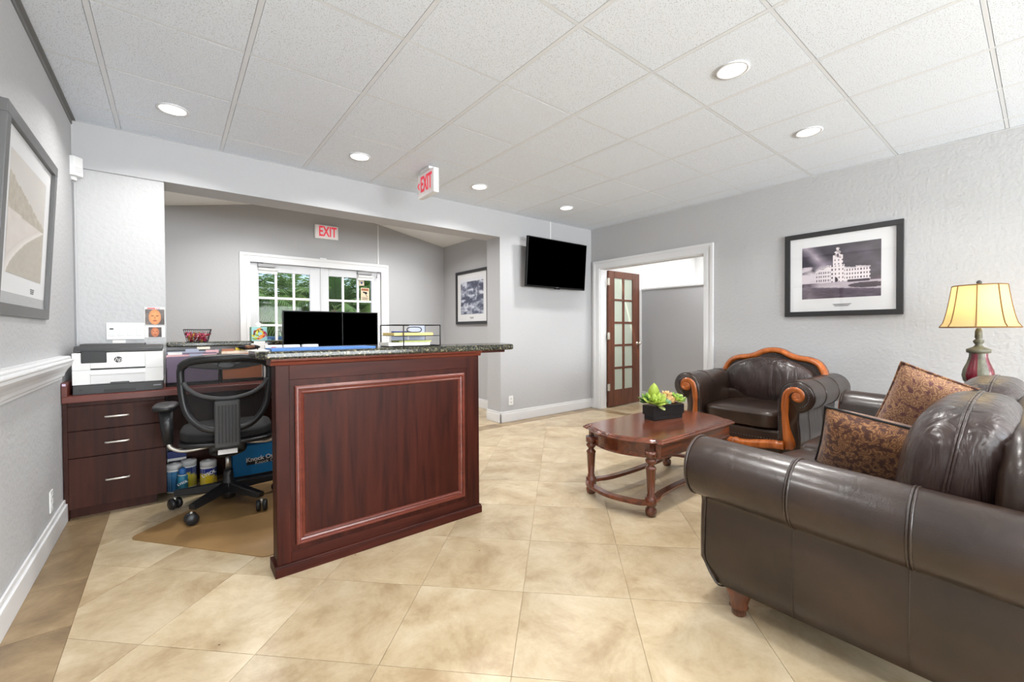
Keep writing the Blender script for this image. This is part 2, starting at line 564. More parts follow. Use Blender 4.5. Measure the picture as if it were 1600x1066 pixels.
def thing(name, label, cat, loc=(0, 0, 0), rz=0.0, group=None, kind=None):
    o = bpy.data.objects.new(name, None)
    COL.objects.link(o)
    o.location = loc; o.rotation_euler = (0, 0, rz)
    return tag(o, label, cat, group, kind)

def tag(o, label, cat, group=None, kind=None):
    o['label'] = label; o['category'] = cat
    if group: o['group'] = group
    if kind: o['kind'] = kind
    return o

def dup(o, parent=None, loc=None, label=None):
    c = o.copy(); COL.objects.link(c)
    if parent: c.parent = parent
    if loc is not None: c.location = loc
    if label: c['label'] = label
    for ch in [x for x in o.children]:
        dup(ch, c)
    return c

def piece(me, name, parent, loc=(0, 0, 0), rot=(0, 0, 0)):
    o = bpy.data.objects.new(name, me); COL.objects.link(o); o.parent = parent
    o.location = loc; o.rotation_euler = rot
    return o

def text(name, body, size, loc, rot, mat, parent=None, sx=1.0, ext=.0008, align='CENTER', bold=0.0):
    c = bpy.data.curves.new(name, 'FONT')
    c.body = body; c.size = size; c.extrude = ext; c.offset = bold
    c.align_x = align; c.align_y = 'CENTER'
    c.materials.append(M[mat])
    o = bpy.data.objects.new(name, c); COL.objects.link(o)
    o.location = loc; o.rotation_euler = rot; o.scale = (sx, 1, 1)
    if parent: o.parent = parent
    return o

def printed(name, w, h, nx, ny, fn, parent, loc=(0, 0, 0), rot=(0, 0, 0), mat='ink'):
    """flat print in the local XZ plane facing -Y; fn(u, v) -> sRGB 0..255, u rightwards, v upwards"""
    vs, fs, cs = [], [], []
    for j in range(ny + 1):
        for i in range(nx + 1):
            u, v = i / nx, j / ny
            vs.append(((u - .5) * w, 0, (v - .5) * h))
            cs.append(S(*[max(0, min(255, c)) for c in fn(u, v)]))
    for j in range(ny):
        for i in range(nx):
            a = j * (nx + 1) + i
            fs.append((a, a + 1, a + nx + 2, a + nx + 1))
    me = bpy.data.meshes.new(name); me.from_pydata(vs, [], fs)
    at = me.attributes.new('ink', 'FLOAT_COLOR', 'POINT')
    at.data.foreach_set('color', [c for q in cs for c in q])
    me.materials.append(M[mat])
    o = bpy.data.objects.new(name, me); COL.objects.link(o)
    o.parent = parent; o.location = loc; o.rotation_euler = rot
    return o

def hsh(i, j, k=0):
    x = math.sin(i * 127.1 + j * 311.7 + k * 74.7) * 43758.5453
    return x - math.floor(x)
def vnoise(x, y, k=0):
    i, j = math.floor(x), math.floor(y); a, b = x - i, y - j
    a, b = a * a * (3 - 2 * a), b * b * (3 - 2 * b)
    return (hsh(i, j, k) * (1 - a) + hsh(i + 1, j, k) * a) * (1 - b) + (hsh(i, j + 1, k) * (1 - a) + hsh(i + 1, j + 1, k) * a) * b
def fbm(x, y, k=0):
    return .5 * vnoise(x, y, k) + .28 * vnoise(2 * x, 2 * y, k) + .15 * vnoise(4 * x, 4 * y, k) + .07 * vnoise(8 * x, 8 * y, k)
def lerp(a, b, t):
    t = max(0, min(1, t)); return tuple(p + (q - p) * t for p, q in zip(a, b))
def smooth_path(pts, m=6, closed=False):
    """Catmull-Rom through pts"""
    k = len(pts); out = []
    for i in range(k if closed else k - 1):
        p0 = pts[(i - 1) % k] if (closed or i > 0) else pts[0]
        p1 = pts[i]; p2 = pts[(i + 1) % k]
        p3 = pts[(i + 2) % k] if (closed or i + 2 < k) else pts[-1]
        for t in range(m):
            t /= m
            out.append(tuple(.5 * (2 * b + (c - a) * t + (2 * a - 5 * b + 4 * c - d) * t * t + (3 * b - a - 3 * c + d) * t ** 3) for a, b, c, d in zip(p0, p1, p2, p3)))
    if not closed: out.append(tuple(pts[-1]))
    return out

# ------------------------------------------------------------------ the room shell
XL, XR, YB, ZC = -.525, 4.83, 4.175, 2.603
def structure(o, label, cat):
    return tag(o, label, cat, kind='structure')

# floor: grout bed with every stone laid as a piece
fl = structure(MB().box(-.66, 8.1, -5.12, 4.26, -.10, -.004).box(-.60, 3.7, 4.26, 6.42, -.10, -.004).build('floor', 'grout'), 'polished beige travertine floor laid on the diagonal with a brown border', 'floor')
def clip(poly, x0, x1, y0, y1):
    for (ax, lim, sg) in ((0, x0, 1), (0, x1, -1), (1, y0, 1), (1, y1, -1)):
        out = []
        for i in range(len(poly)):
            a, b = poly[i - 1], poly[i]
            da, db = sg * (a[ax] - lim), sg * (b[ax] - lim)
            if (da >= 0) != (db >= 0):
                t = da / (da - db); out.append((a[0] + (b[0] - a[0]) * t, a[1] + (b[1] - a[1]) * t))
            if db >= 0: out.append(b)
        poly = out
        if not poly: return []
    return poly
TS = .4572
q = (TS - .0020) / math.sqrt(2)
diamond = [(q, 0), (0, q), (-q, 0), (0, -q)]
whole = MB().prism(diamond, -.010, 0.0).mesh('floor_tile', 'trav')
U0, V0 = 1.839, .1633
def lay(x0, x1, y0, y1):
    for a in range(-30, 30):
        for b in range(-30, 30):
            u, v = U0 + TS * (a + .5), V0 + TS * (b + .5)
            cx, cy = (u - v) / math.sqrt(2), (u + v) / math.sqrt(2)
            if cx < x0 - .4 or cx > x1 + .4 or cy < y0 - .4 or cy > y1 + .4: continue
            poly = clip([(cx + p[0], cy + p[1]) for p in diamond], x0, x1, y0, y1)
            if len(poly) < 3: continue
            ar = abs(sum(poly[i - 1][0] * poly[i][1] - poly[i][0] * poly[i - 1][1] for i in range(len(poly)))) / 2
            if ar < 4e-4: continue
            if ar > 2 * q * q - 1e-5:
                piece(whole, 'floor_tile', fl, (cx, cy, 0))
            else:
                me = MB().prism([(p[0] - cx, p[1] - cy) for p in poly], -.010, 0.0).mesh('floor_tile', 'trav')
                piece(me, 'floor_tile', fl, (cx, cy, 0))
lay(-.319, 4.679, -.62, 4.004)
lay(-.44, 3.54, 4.179, 6.25)
big = MB().box(-.319, 4.679, -4.86, -.624, -.010, 0).build('floor_field', 'trav', fl)
hallf = MB().box(4.83, 7.9, 1.25, 4.25, -.010, 0).build('hall_floor_field', 'trav', fl)
def border(x0, x1, y0, y1, n, along):
    for i in range(n):
        g = .0012
        if along == 'y':
            a, b = y0 + (y1 - y0) * i / n, y0 + (y1 - y0) * (i + 1) / n
            piece(MB().box(x0 + g, x1 - g, a + g, b - g, -.010, 0).mesh('border_tile', 'border'), 'border_tile', fl)
        else:
            a, b = x0 + (x1 - x0) * i / n, x0 + (x1 - x0) * (i + 1) / n
            piece(MB().box(a + g, b - g, y0 + g, y1 - g, -.010, 0).mesh('border_tile', 'border'), 'border_tile', fl)
border(-.525, -.32, -5.0, 4.005, 22, 'y')
border(4.68, 4.83, -5.0, 4.005, 22, 'y')
border(-.525, 4.83, 4.006, 4.178, 12, 'x')
border(-.32, 4.68, -5.0, -4.862, 10, 'x')

# walls
structure(MB().box(-.645, XL, -5.12, YB, 0, 2.66).build('wall_left', 'wall_rough'), 'grey textured wall at the left with a white chair rail', 'wall')
wb = MB().box(-.645, -.035, YB + .007, 4.45, 0, 2.278, 1)           # stub by the printer, set back a hair below the header
wb.box(-.645, -.035, YB, 4.45, 2.284, 3.1).box(-.645, -.04, YB + .012, 4.44, 2.27, 2.29)
wb.box(-.035, 3.15, YB, 4.45, 2.285, 3.1)
wb.box(3.15, 5.0, YB, 4.45, 0, 3.1)
structure(wb.build('wall_back', ['wall', 'wall_rough']), 'grey wall with a wide cased opening to the entrance and a television', 'wall')
wr = MB().box(XR, 4.95, -5.12, 2.468, 0, 2.66).box(XR, 4.95, 2.468, 4.012, 2.02, 2.66).box(XR, 4.95, 4.012, 4.18, 0, 2.66)
structure(wr.build('wall_right', 'wall_rough'), 'grey textured wall with the framed doorway and the tower photograph', 'wall')
wf = MB().box(-.645, .4, -5.12, -5.0, 0, 2.66).box(4.0, 4.95, -5.12, -5.0, 0, 2.66).box(.4, 4.0, -5.12, -5.0, 0, .5).box(.4, 4.0, -5.12, -5.0, 2.4, 2.66)
structure(wf.build('wall_front', 'wall_rough'), 'grey wall behind the seating with an added wide window', 'wall')
w1 = MB().box(.4, .46, -5.1, -5.02, .5, 2.4).box(3.94, 4.0, -5.1, -5.02, .5, 2.4).box(.46, 3.94, -5.1, -5.02, .5, .56).box(.46, 3.94, -5.1, -5.02, 2.34, 2.4).box(2.17, 2.23, -5.1, -5.02, .56, 2.34).build('added_window_1', 'white')  # window out of view, put in to go with the fill lamp
structure(w1, 'unseen wide white framed window, added behind the seating to bring in light', 'window')
for a, b in ((.46, 2.17), (2.23, 3.94)):
    MB().box(a, b, -2.565, -5.059, .56, 2.34).build('pane', 'glass', w1)
# entrance beyond the opening
gab = [(-.45, 0), (.775, 0), (.775, 2.025), (2.475, 2.025), (2.475, 0), (3.55, 0), (3.55, 2.524), (1.6, 2.902), (-.45, 2.505)]
wfb = MB()
wfb.box(-.57, .775, 6.263, 6.40, 0, 2.025).box(2.475, 3.67, 6.263, 6.40, 0, 2.025).prism([(-.57, 2.025), (3.67, 2.025), (3.67, 2.55), (1.6, 2.952), (-.57, 2.53)], 6.263, 6.40, 'y')
structure(wfb.build('wall_entrance_back', 'wall'), 'grey gable wall of the entrance holding the white glazed double doors', 'wall')
structure(MB().box(3.55, 3.67, 4.45, 6.263, 0, 2.7).build('wall_entrance_right', 'wall'), 'grey side wall of the entrance where the aerial picture hangs', 'wall')
structure(MB().box(-.57, -.45, 4.45, 6.263, 0, 2.7).build('wall_entrance_left', 'wall'), 'grey side wall of the entrance behind the light switches', 'wall')
cf = MB().prism([(-.57, 2.482), (1.6, 2.902), (3.67, 2.501), (3.67, 2.60), (1.6, 3.0), (-.57, 2.58)], 4.451, 6.262, 'y')
structure(cf.build('ceiling_entrance', 'hall_white'), 'white vaulted ceiling over the entrance', 'ceiling')
# hall beyond the right doorway
structure(MB().box(4.95, 8.1, 4.25, 4.33, 0, 2.75).build('wall_hall_back', 'hall_white'), 'bright white wall of the hall beyond the doorway', 'wall')
structure(MB().box(7.95, 8.07, 1.2, 4.25, 0, 2.75).build('wall_hall_end', 'hall_white'), 'white end wall of the hall above the partition', 'wall')
structure(MB().box(4.95, 8.07, 1.1, 1.2, 0, 2.75).build('wall_hall_front', 'hall_white'), 'white near wall of the hall', 'wall')
structure(MB().box(4.951, 8.1, 1.1, 4.33, 2.75, 2.85).build('ceiling_hall', 'hall_white'), 'plain white ceiling of the hall', 'ceiling')
pt = structure(MB().box(6.2, 6.32, 1.2, 4.25, 0, 1.80).build('partition_wall', 'wall'), 'grey low partition in the hall seen through the doorway', 'partition')
MB().box(6.18, 6.34, 1.2, 4.25, 1.80, 1.825).build('ledge_cap', 'white', pt, bevel=.003)
MB().box(6.185, 6.2, 1.2, 4.25, 0, .10).build('baseboard', 'white', pt, bevel=.003)
area_light('hall_light', (7.2, 3.2, 2.72), (0, 0, 0), .5, .5, 34)
area_light('hall_light', (5.6, 2.6, 2.72), (0, 0, 0), .5, .5, 36)

# suspended ceiling: slab, grid and every lay-in tile
ce = structure(MB().box(-.60, 4.90, -5.05, 4.18, 2.632, 2.70).build('ceiling', 'tee'), 'white suspended ceiling of square fissured tiles', 'ceiling')
GX = [1.5465 + .6093 * i for i in range(-4, 7)]
GY = [1.4053 + .6112 * j for j in range(-12, 6)]
xs = [XL] + [g for g in GX if XL + .05 < g < XR - .03] + [XR]
ys = [-5.0] + [g for g in GY if -4.95 < g < YB - .03] + [YB]
for i in range(len(xs) - 1):
    for j in range(len(ys) - 1):
        x0, x1, y0, y1 = xs[i] + .0138, xs[i + 1] - .0138, ys[j] + .0112, ys[j + 1] - .0112
        dz = (hsh(i, j, 3) - .5) * .0010
        piece(MB().box(x0 - (x0 + x1) / 2, x1 - (x0 + x1) / 2, y0 - (y0 + y1) / 2, y1 - (y0 + y1) / 2, 0, .012).mesh('ceiling_tile', 'ctile'), 'ceiling_tile', ce, ((x0 + x1) / 2, (y0 + y1) / 2, 2.6060 + dz))
for x in xs[1:-1]:
    MB().box(x - .012, x + .012, -5.0, YB, ZC + .0024, ZC + .0045).box(x - .001, x + .001, -5.0, YB, ZC + .004, ZC + .028).build('main_tee', 'tee', ce)
for y in ys[1:-1]:
    MB().box(XL, XR, y - .009, y + .009, ZC + .0034, ZC + .0046).build('cross_tee', 'tee', ce)
MB().box(XL, XL + .024, -5.0, YB, ZC - .004, ZC).box(XL, XL + .006, -5.0, YB, ZC - .03, ZC).build('wall_angle', 'angle', ce)  # strip along the left wall, shade of the gap put into its colour
MB().box(XR - .02, XR, -5.0, YB, ZC - .002, ZC).box(XL, XR, YB - .02, YB, ZC - .002, ZC).build('wall_angle', 'tee', ce)

# recessed lights
def can(x, y, label, w):
    t = thing('recessed_light', label, 'ceiling light', (x, y, ZC), group='round recessed ceiling lights')
    MB().lathe([(.084, .004), (.088, -.004), (.074, -.006), (.070, .003)], n=36).build('trim_ring', 'white', t)
    MB().lathe([(.0001, -.003), (.071, -.003), (.071, .003)], n=36).build('lens', 'lens', t)
    area_light('glow', (0, 0, -.012), (0, 0, 0), .13, .13, w, (1, .985, .965), 'DISK', t)
can(.021, 3.58, 'round recessed ceiling light over the printer', DOWN_W)
can(1.246, 3.59, 'round recessed ceiling light left of the hanging exit sign', DOWN_W)
can(2.46, 3.60, 'round recessed ceiling light just right of the hanging exit sign', DOWN_W)
can(3.707, 3.587, 'round recessed ceiling light above the television', DOWN_W)
can(2.484, 1.11, 'round recessed ceiling light above the coffee table, the largest one in view', DOWN_W)
can(3.708, 1.105, 'round recessed ceiling light above the tower photograph and the leather armchair', DOWN_W)
for x, y in ((1.246, 1.1), (.021, 1.1), (.021, -1.35), (.021, -3.7), (2.484, -1.35), (1.246, -1.35), (3.7, -1.35), (1.246, -3.7), (3.7, -3.7)):  # unseen lamps continuing the grid, some added to brighten the left wall
    area_light('unseen_light', (x, y, ZC - .012), (0, 0, 0), .13, .13, DOWN_W, (1, .985, .965), 'DISK')
for x in (.75, 2.45):
    area_light('entrance_light', (x, 5.3, 2.66), (0, 0, 0), .5, .5, 26, (1, .985, .965), 'DISK')

# baseboards, chair rail, door casings
def board(name, x0, x1, y0, y1, h, face, label):
    m = MB().box(x0, x1, y0, y1, 0, h * .80)
    t = .35
    if face == '+x': m.box(x0, x0 + (x1 - x0) * .55, y0, y1, h * .80, h)
    if face == '-x': m.box(x1 - (x1 - x0) * .55, x1, y0, y1, h * .80, h)
    if face == '-y': m.box(x0, x1, y1 - (y1 - y0) * .55, y1, h * .80, h)
    if face == '+y': m.box(x0, x1, y0, y0 + (y1 - y0) * .55, h * .80, h)
    return structure(m.build(name, 'white', bevel=.004), label, 'baseboard')
board('baseboard_left', XL, XL + .019, -5.0, 3.69, .135, '+x', 'white baseboard along the left wall')
board('baseboard_back', 3.134, XR, YB - .018, YB, .135, '-y', 'white baseboard under the television')
board('baseboard_opening', 3.134, 3.15, YB - .018, 4.46, .135, '-x', 'white baseboard wrapping the end of the television wall')
board('baseboard_right', XR - .018, XR, -5.0, 2.378, .135, '-x', 'white baseboard behind the leather seating')
board('baseboard_corner', XR - .018, XR, 4.115, YB - .018, .135, '-x', 'short white baseboard between corner and doorway')
board('baseboard_entrance', 3.532, 3.55, 4.45, 6.263, .135, '-x', 'white baseboard along the entrance side wall')
prof = [(0, .868), (.012, .868), (.014, .882), (.022, .888), (.026, .905), (.036, .925), (.05, .945), (.058, .958), (.058, .972), (.064, .976), (.064, .984), (.05, .988), (.052, .998), (.046, 1.006), (0, 1.006)]
structure(MB().prism([(XL + a, z) for a, z in prof], -5.0, 3.63, 'y').build('trim_1', 'white', bevel=.0015), 'white moulded chair rail along the left wall', 'chair rail')
def casing(name, opening, face, axis, w, top, label, out):
    """moulded casing round a doorway; opening=(a,b) along axis, face coordinate, out = -1/+1 projecting side"""
    a, b = opening
    o = bpy.data.objects.new(name, None); COL.objects.link(o)
    structure(o, label, 'door trim')
    def bar(nm, fn):
        m = MB()
        for (i, k, d) in ((.001, w, .014), (0, w * .30, .024), (w * .62, w + .001, .02)):
            fn(m, i, k, face, face + out * d)
        m.build(nm, 'white', o)
    def bx(m, p0, p1, f0, f1, z0, z1):
        f0, f1 = min(f0, f1), max(f0, f1)
        if axis == 'y': m.box(f0, f1, p0, p1, z0, z1)
        else: m.box(p0, p1, f0, f1, z0, z1)
    bar('jamb_casing', lambda m, i, k, f0, f1: bx(m, a - w + i, a - w + k, f0, f1, 0, top + w - i))
    bar('jamb_casing', lambda m, i, k, f0, f1: bx(m, b + w - k, b + w - i, f0, f1, 0, top + w - i))
    bar('head_casing', lambda m, i, k, f0, f1: bx(m, a - w + k, b + w - k, f0, f1, top + w - k, top + w - i))
    return o
c1 = casing('trim_2', (2.468, 4.012), XR, 'y', .108, 2.02, 'white moulded casing round the right hand doorway', -1)
MB().box(XR - .002, 4.955, 4.0, 4.013, 0, 2.021).build('jamb', 'white', c1)
MB().box(XR - .002, 4.955, 2.467, 2.48, 0, 2.021).build('jamb', 'white', c1)
MB().box(XR - .002, 4.955, 2.48, 4.0, 2.008, 2.021).build('head_jamb', 'white', c1)
c2 = casing('trim_3', (.775, 2.475), 6.263, 'x', .110, 2.027, 'white moulded casing round the glazed entrance doors', -1)
MB().box(1.60, 1.69, 6.236, 6.250, 2.125, 2.155).build('door_sensor', 'white', c2, bevel=.002)

# glazed entrance doors
def french(name, x0, x1, g0, g1, label, hinge):
    d = bpy.data.objects.new(name, None); COL.objects.link(d); structure(d, label, 'door')
    ya, yb_ = 6.285, 6.330
    m = MB().box(x0 + .002, g0, ya, yb_, .01, 2.02).box(g1, x1 - .002, ya, yb_, .01, 2.02).box(g0, g1, ya, yb_, 1.915, 2.02).box(g0, g1, ya, yb_, .01, .18)
    m.build('door_frame', 'door_white', d, bevel=.003)
    cw = (g1 - g0 + .03) / 3; rh = (1.915 - .18 + .03) / 5
    for i in (1, 2):
        MB().box(g0 + cw * i - .03, g0 + cw * i, ya + .006, yb_ - .006, .18, 1.915).build('muntin', 'white', d, bevel=.003)
    for j in (1, 2, 3, 4):
        MB().box(g0, g1, ya + .007, yb_ - .007, .18 + rh * j - .03, .18 + rh * j).build('muntin', 'white', d, bevel=.003)
    for i in range(3):
        for j in range(5):
            MB().box(g0 + cw * i, g0 + cw * (i + 1) - .03, 6.305, 6.310, .18 + rh * j, .18 + rh * (j + 1) - .03).build('pane', 'glass', d)
    return d
d1 = french('door_1', .775, 1.625, .874, 1.482, 'left leaf of the white glazed entrance doors, with the unsigned panes', -1)
d2 = french('door_2', 1.625, 2.475, 1.728, 2.334, 'right leaf of the white glazed entrance doors, with the warning notice', 1)
MB().box(1.616, 1.634, 6.268, 6.285, .01, 2.02).build('astragal', 'door_white', d2, bevel=.003)
def closer(xa, xb, xe, ze, door):
    m = MB().box(xa, xb, 6.240, 6.285, 1.968, 2.012)
    m.build('door_closer', 'grey', door, bevel=.006)
    MB().tube([(xa + .06, 6.25, 2.018), (xe, 6.225, 2.018), (xe, 6.24, ze)], .007, 6).build('closer_arm', 'grey', door)
closer(.86, 1.06, 1.24, 2.018, d1)
closer(2.12, 2.33, 2.40, 1.93, d2)
for x0, x1, d in ((.868, 1.09, d1), (2.13, 2.34, d2)):
    MB().tube([(x0, 6.268, 1.945), (x1, 6.268, 1.945)], .02, 12).box(x0 + .004, x1 - .004, 6.275, 6.279, 1.895, 1.945).box(x0, x1, 6.268, 6.285, 1.89, 1.898).build('rolled_blind', 'plate', d)

# wooden glazed leaf swung open into the hall
d3 = bpy.data.objects.new('door_3', None); COL.objects.link(d3)
structure(d3, 'brown wooden door with ten frosted panes standing open in the right doorway', 'door')
xa, xb, ga, gb = 4.975, 5.722, 5.105, 5.550
MB().box(xa, ga, 3.965, 4.005, .012, 2.005).box(gb, xb, 3.965, 4.005, .012, 2.005).box(ga, gb, 3.965, 4.005, 1.905, 2.005).box(ga, gb, 3.965, 4.005, .012, .25).build('door_frame', 'oakdoor', d3, bevel=.003)
MB().box(5.305, 5.350, 3.970, 4.0, .25, 1.905).build('muntin', 'oakdoor', d3, bevel=.003)
rh = (1.905 - .25 + .03) / 5
for j in (1, 2, 3, 4):
    MB().box(ga, gb, 3.971, 3.999, .25 + rh * j - .03, .25 + rh * j).build('muntin', 'oakdoor', d3, bevel=.003)
for i, (a, b) in enumerate(((ga, 5.305), (5.350, gb))):
    for j in range(5):
        MB().box(a, b, 3.982, 3.988, .25 + rh * j, .25 + rh * (j + 1) - .03).build('pane', 'frost', d3)
for z in (1.84, 1.05, .30):
    MB().box(4.938, 4.985, 3.955, 3.966, z - .05, z + .05).tube([(4.962, 3.955, z - .052), (4.962, 3.955, z + .052)], .007, 8).build('hinge', 'satin', d3, bevel=.001)
MB().lathe([(.026, 0), (.026, -.008), (.010, -.012), (.010, -.035), (.022, -.042), (.027, -.055), (.022, -.068), (.0001, -.072)], (5.655, 3.965, .93), 16, axis='y').build('knob', 'satin', d3)

# ------------------------------------------------------------------ leather seating
def arm_profile(sg, r=.12, zc=.62):
    """(u, z) outline of a rolled arm, u outward from the roll centre"""
    p = [(-.135, .13), (-.125, .105), (-.03, .10), (.0, .115), (.012, .20), (.014, .30), (.010, .38), (.004, .43), (.004, zc - .121)]
    for k in range(19):
        a = math.radians(-84 + k * (264 / 18))
        p.append((r * math.cos(a), zc + r * math.sin(a)))
    p += [(-.128, .56), (-.135, .48), (-.137, .30)]
    return p

def seating(root, W, D, n_seat, camel, lm, soft, zc=.62, slope=0.0, seams=(.2, -.13)):
    """W between roll centres, D depth; local +Y is the front"""
    yf, yb = D / 2, -D / 2
    r = .12
    def low(y, z): return z - max(0, min(1, (z - .40) / .08)) * slope * (yf - y)
    def pull(z): return .065 * (max(0, .18 - z) / .08) ** 2
    for sg in (-1, 1):
        prof = arm_profile(sg, r, zc)
        st = [(yb, .93), (yb + .02, 1.0), (-.15, 1.0), (.1, 1.0), (yf - .06, 1.0), (yf - .025, .985), (yf - .008, .95), (yf, .88)]
        vs, fs = [], []
        k = len(prof)
        for (y, s) in st:
            for (u, z) in prof:
                if z > zc - .122 and (u * u + (z - zc) ** 2) < (r + .003) ** 2 and u > -.1275:
                    cu, cz = 0, zc
                else:
                    cu, cz = -.065, max(.2, min(zc - .12, z))
                yy = y - ((pull(z) + (.02 if z < zc - .12 else 0)) if y > .1 else 0)
                vs.append((sg * (W / 2 + cu + (u - cu) * s), yy, low(yy, cz + (z - cz) * s)))
        for i in range(len(st) - 1):
            for j in range(k):
                j2 = (j + 1) % k
                fs.append((i * k + j, i * k + j2, (i + 1) * k + j2, (i + 1) * k + j))
        fs.append(tuple(range(k))); fs.append(tuple(len(vs) - k + j for j in range(k)))
        arm = MB().add(vs, fs, 0, True).build('arm', lm, root)
        # piped seams across the roll and down the side, welt along the front edge
        for y in seams:
            m = MB()
            ring = [(sg * (W / 2 + u * 1.006), y, low(y, zc + (z - zc) * 1.006)) for (u, z) in prof[9:27]]
            for dy in (-.0042, .0042):
                m.tube([(a, b + dy, c) for a, b, c in ring], .0040, 6)
            m.build('seam', lm, arm)
            MB().tube([(sg * (W / 2 + u + .0008), y + .012, z) for (u, z) in prof[3:9]], .0018, 5).build('seam', lm, arm)
        m = MB()
        m.tube(smooth_path([(sg * (W / 2 + u + .001), yf - .040 - pull(z), z) for (u, z) in prof[2:9]], 4), .0035, 6)
        m.tube([(sg * (W / 2 + u * .985), yf - .014, low(yf, zc + (z - zc) * .985)) for (u, z) in prof[9:27]], .0045, 6)
        m.build('welt', lm, arm)
        # carved scroll on the front of the arm
        cl = [(-.010, .002), (-.004, -.020), (.022, -.024), (.040, .0), (.034, .034), (.006, .054), (-.035, .050), (-.065, .020), (-.078, -.04), (-.082, -.12), (-.080, -.20), (-.072, -.27), (-.062, -.33), (-.060, -.385), (-.072, -.43), (-.10, -.455)]
        hw = [.020, .022, .021, .021, .022, .025, .030, .030, .029, .028, .028, .031, .038, .044, .042, .030]
        cl = smooth_path(cl, 4); hh = smooth_path([(h, 0) for h in hw], 4); hh = [h[0] for h in hh]
        sc_ = MB().ribbon(cl, hh, yf - .05, yf + .010, mk=lambda u, z, y: (sg * (W / 2 + u), y - .010 * max(0, min(1, (-.10 - z) / .04)) - .55 * max(0, -.34 - z), zc + z))
        sc_.lathe([(.0001, yf + .006), (.03, yf + .004), (.046, yf - .004), (.046, yf - .03)], (sg * (W / 2 + .006), 0, zc), 20, axis='y')
        scr = sc_.build('arm_scroll', 'scroll', root)
        nl = MB()
        for k2 in range(24):
            a = math.radians(-70 + k2 * 250 / 23)
            c = (sg * (W / 2 + .082 * math.cos(a)), yf - .002, zc + .082 * math.sin(a))
            nl.lathe([(.0001, .005), (.004, .003), (.005, 0)], c, 6, axis='y')
        for k2 in range(20):
            c = (sg * (W / 2 - .122), yf - .004, zc - .03 - k2 * .017)
            nl.lathe([(.0001, .005), (.004, .003), (.005, 0)], c, 6, axis='y')
        o = nl.build('nail_heads', 'nail', root); o['kind'] = 'stuff'
    inner = W - .27
    # base with leather band and carved rail
    MB().box(-W / 2 + .12, W / 2 - .12, yb + .02, yf - .03, .16, .335).build('seat_base', lm, root, bevel=.02, seg=3)
    n = 13
    rl = [(-W / 2 + .09 + (W - .18) * i / (n - 1), .215 - .035 * math.cos(PI * 2 * (i / (n - 1) - .5)) * .6) for i in range(n)]
    rail = MB().ribbon(rl, [.034] * n, yf - .05, yf + .012, mk=lambda u, z, y: (u, y, z)).build('carved_rail', 'scroll', root)
    MB().lathe([(.0001, yf + .028), (.018, yf + .026), (.028, yf + .014), (.034, yf + .01), (.034, yf - .03)], (0, 0, .205), 18, axis='y').build('rosette', 'scroll', rail)
    nl = MB()
    for i in range(int(inner / .022)):
        nl.lathe([(.0001, .005), (.004, .003), (.005, 0)], (-inner / 2 + .022 * (i + .5), yf - .028, .265), 6, axis='y')
    o = nl.build('nail_heads', 'nail', root); o['kind'] = 'stuff'
    sw = inner / n_seat
    for i in range(n_seat):
        cx = -inner / 2 + sw * (i + .5)
        MB().rbox(cx, .06, .41, sw / 2 - .004, D / 2 - .075, .075, 9, 10, fn=lambda x, y, z: (x, y, z * (1 + .12 * (1 - x * x) * (1 - y * y)) if z > 0 else z)).build('seat_cushion', lm, root)
    if not camel:
        bk = MB().rbox(0, yb + .10, .48, W / 2 - .08, .11, .365, 8, 10, fn=lambda x, y, z: (x, y - .12 * (z > 0) * z * z, z)).build('backrest', lm, root)
        cw = inner / 2
        for sg in (-1, 1):
            cx = sg * (cw / 2)
            c = MB()
            def fn(x, y, z):
                return (x, y * (1.02 - .22 * max(z, 0) ** 2) - .42 * (z * .5 + .1), z * (1 - .06 * x * x))
            c.rbox(cx, yb + .30, .672, cw / 2 - .004, .145, .225, 3.6, 12, fn=fn)
            cu = c.build('back_cushion', soft, root)
            e = 3.6
            loop = []
            for k in range(48):
                a = 2 * PI * k / 48
                x, z = math.cos(a), math.sin(a)
                qq = (abs(x) ** e + abs(z) ** e) ** (-1 / e)
                x, y, z = fn(x * qq, 0, z * qq)
                loop.append((cx + x * (cw / 2 - .004) * 1.006, yb + .30 + y * .145, .672 + z * .225 * 1.006))
            m = MB()
            for d in (-.004, .004):
                m.tube([(a, b + d, c2) for a, b, c2 in loop], .0045, 6, closed=True)
            m.build('piping', soft, cu)
    else:
        tl = lambda z: yb + .27 - (z - .45) * .20
        half = [(.43, .60), (.428, .68), (.415, .76), (.37, .83), (.30, .862), (.22, .873), (.15, .893), (.08, .928), (0, .942)]
        cur = [(-a, z) for a, z in half] + [(a, z) for a, z in half[-2::-1]]
        sm_ = smooth_path(cur, 5)
        MB().ribbon(sm_[::-1], [.026] * len(sm_), -.05, .03, mk=lambda u, z, y: (u, tl(z) + y, z)).build('crest_rail', 'scroll', root)
        bp = MB().prism([(-.43, .30), (.43, .30)] + [(a * .985, z - .012) for a, z in sm_[::-1]], -.12, .0, 'y').build('back_panel', lm, root)
        me = bp.data
        for v in me.vertices:
            v.co.y += tl(v.co.z)
        nl = MB()
        for i in range(2, len(sm_) - 2):
            nl.lathe([(.0001, .005), (.004, .003), (.005, 0)], (sm_[i][0] * .92, tl(sm_[i][1] - .04) + .004, sm_[i][1] - .037), 6, axis='y')
        o = nl.build('nail_heads', 'nail', root); o['kind'] = 'stuff'
        def fn(x, y, z):
            top = .80 + .20 * math.cos(x * PI / 2 * 1.0) ** 1.5 if z > 0 else 1.0
            return (x * (1 - .10 * max(0, -z) ** 2), y * (1 - .45 * abs(x) ** 3) - .28 * z, z * top)
        MB().rbox(0, yb + .31, .675, .375, .10, .205, 2.7, 14, fn=fn).build('back_cushion', soft, root)
        MB().rbox(0, yb + .32, .50, .40, .08, .08, 5, 8).build('lumbar_roll', lm, root)
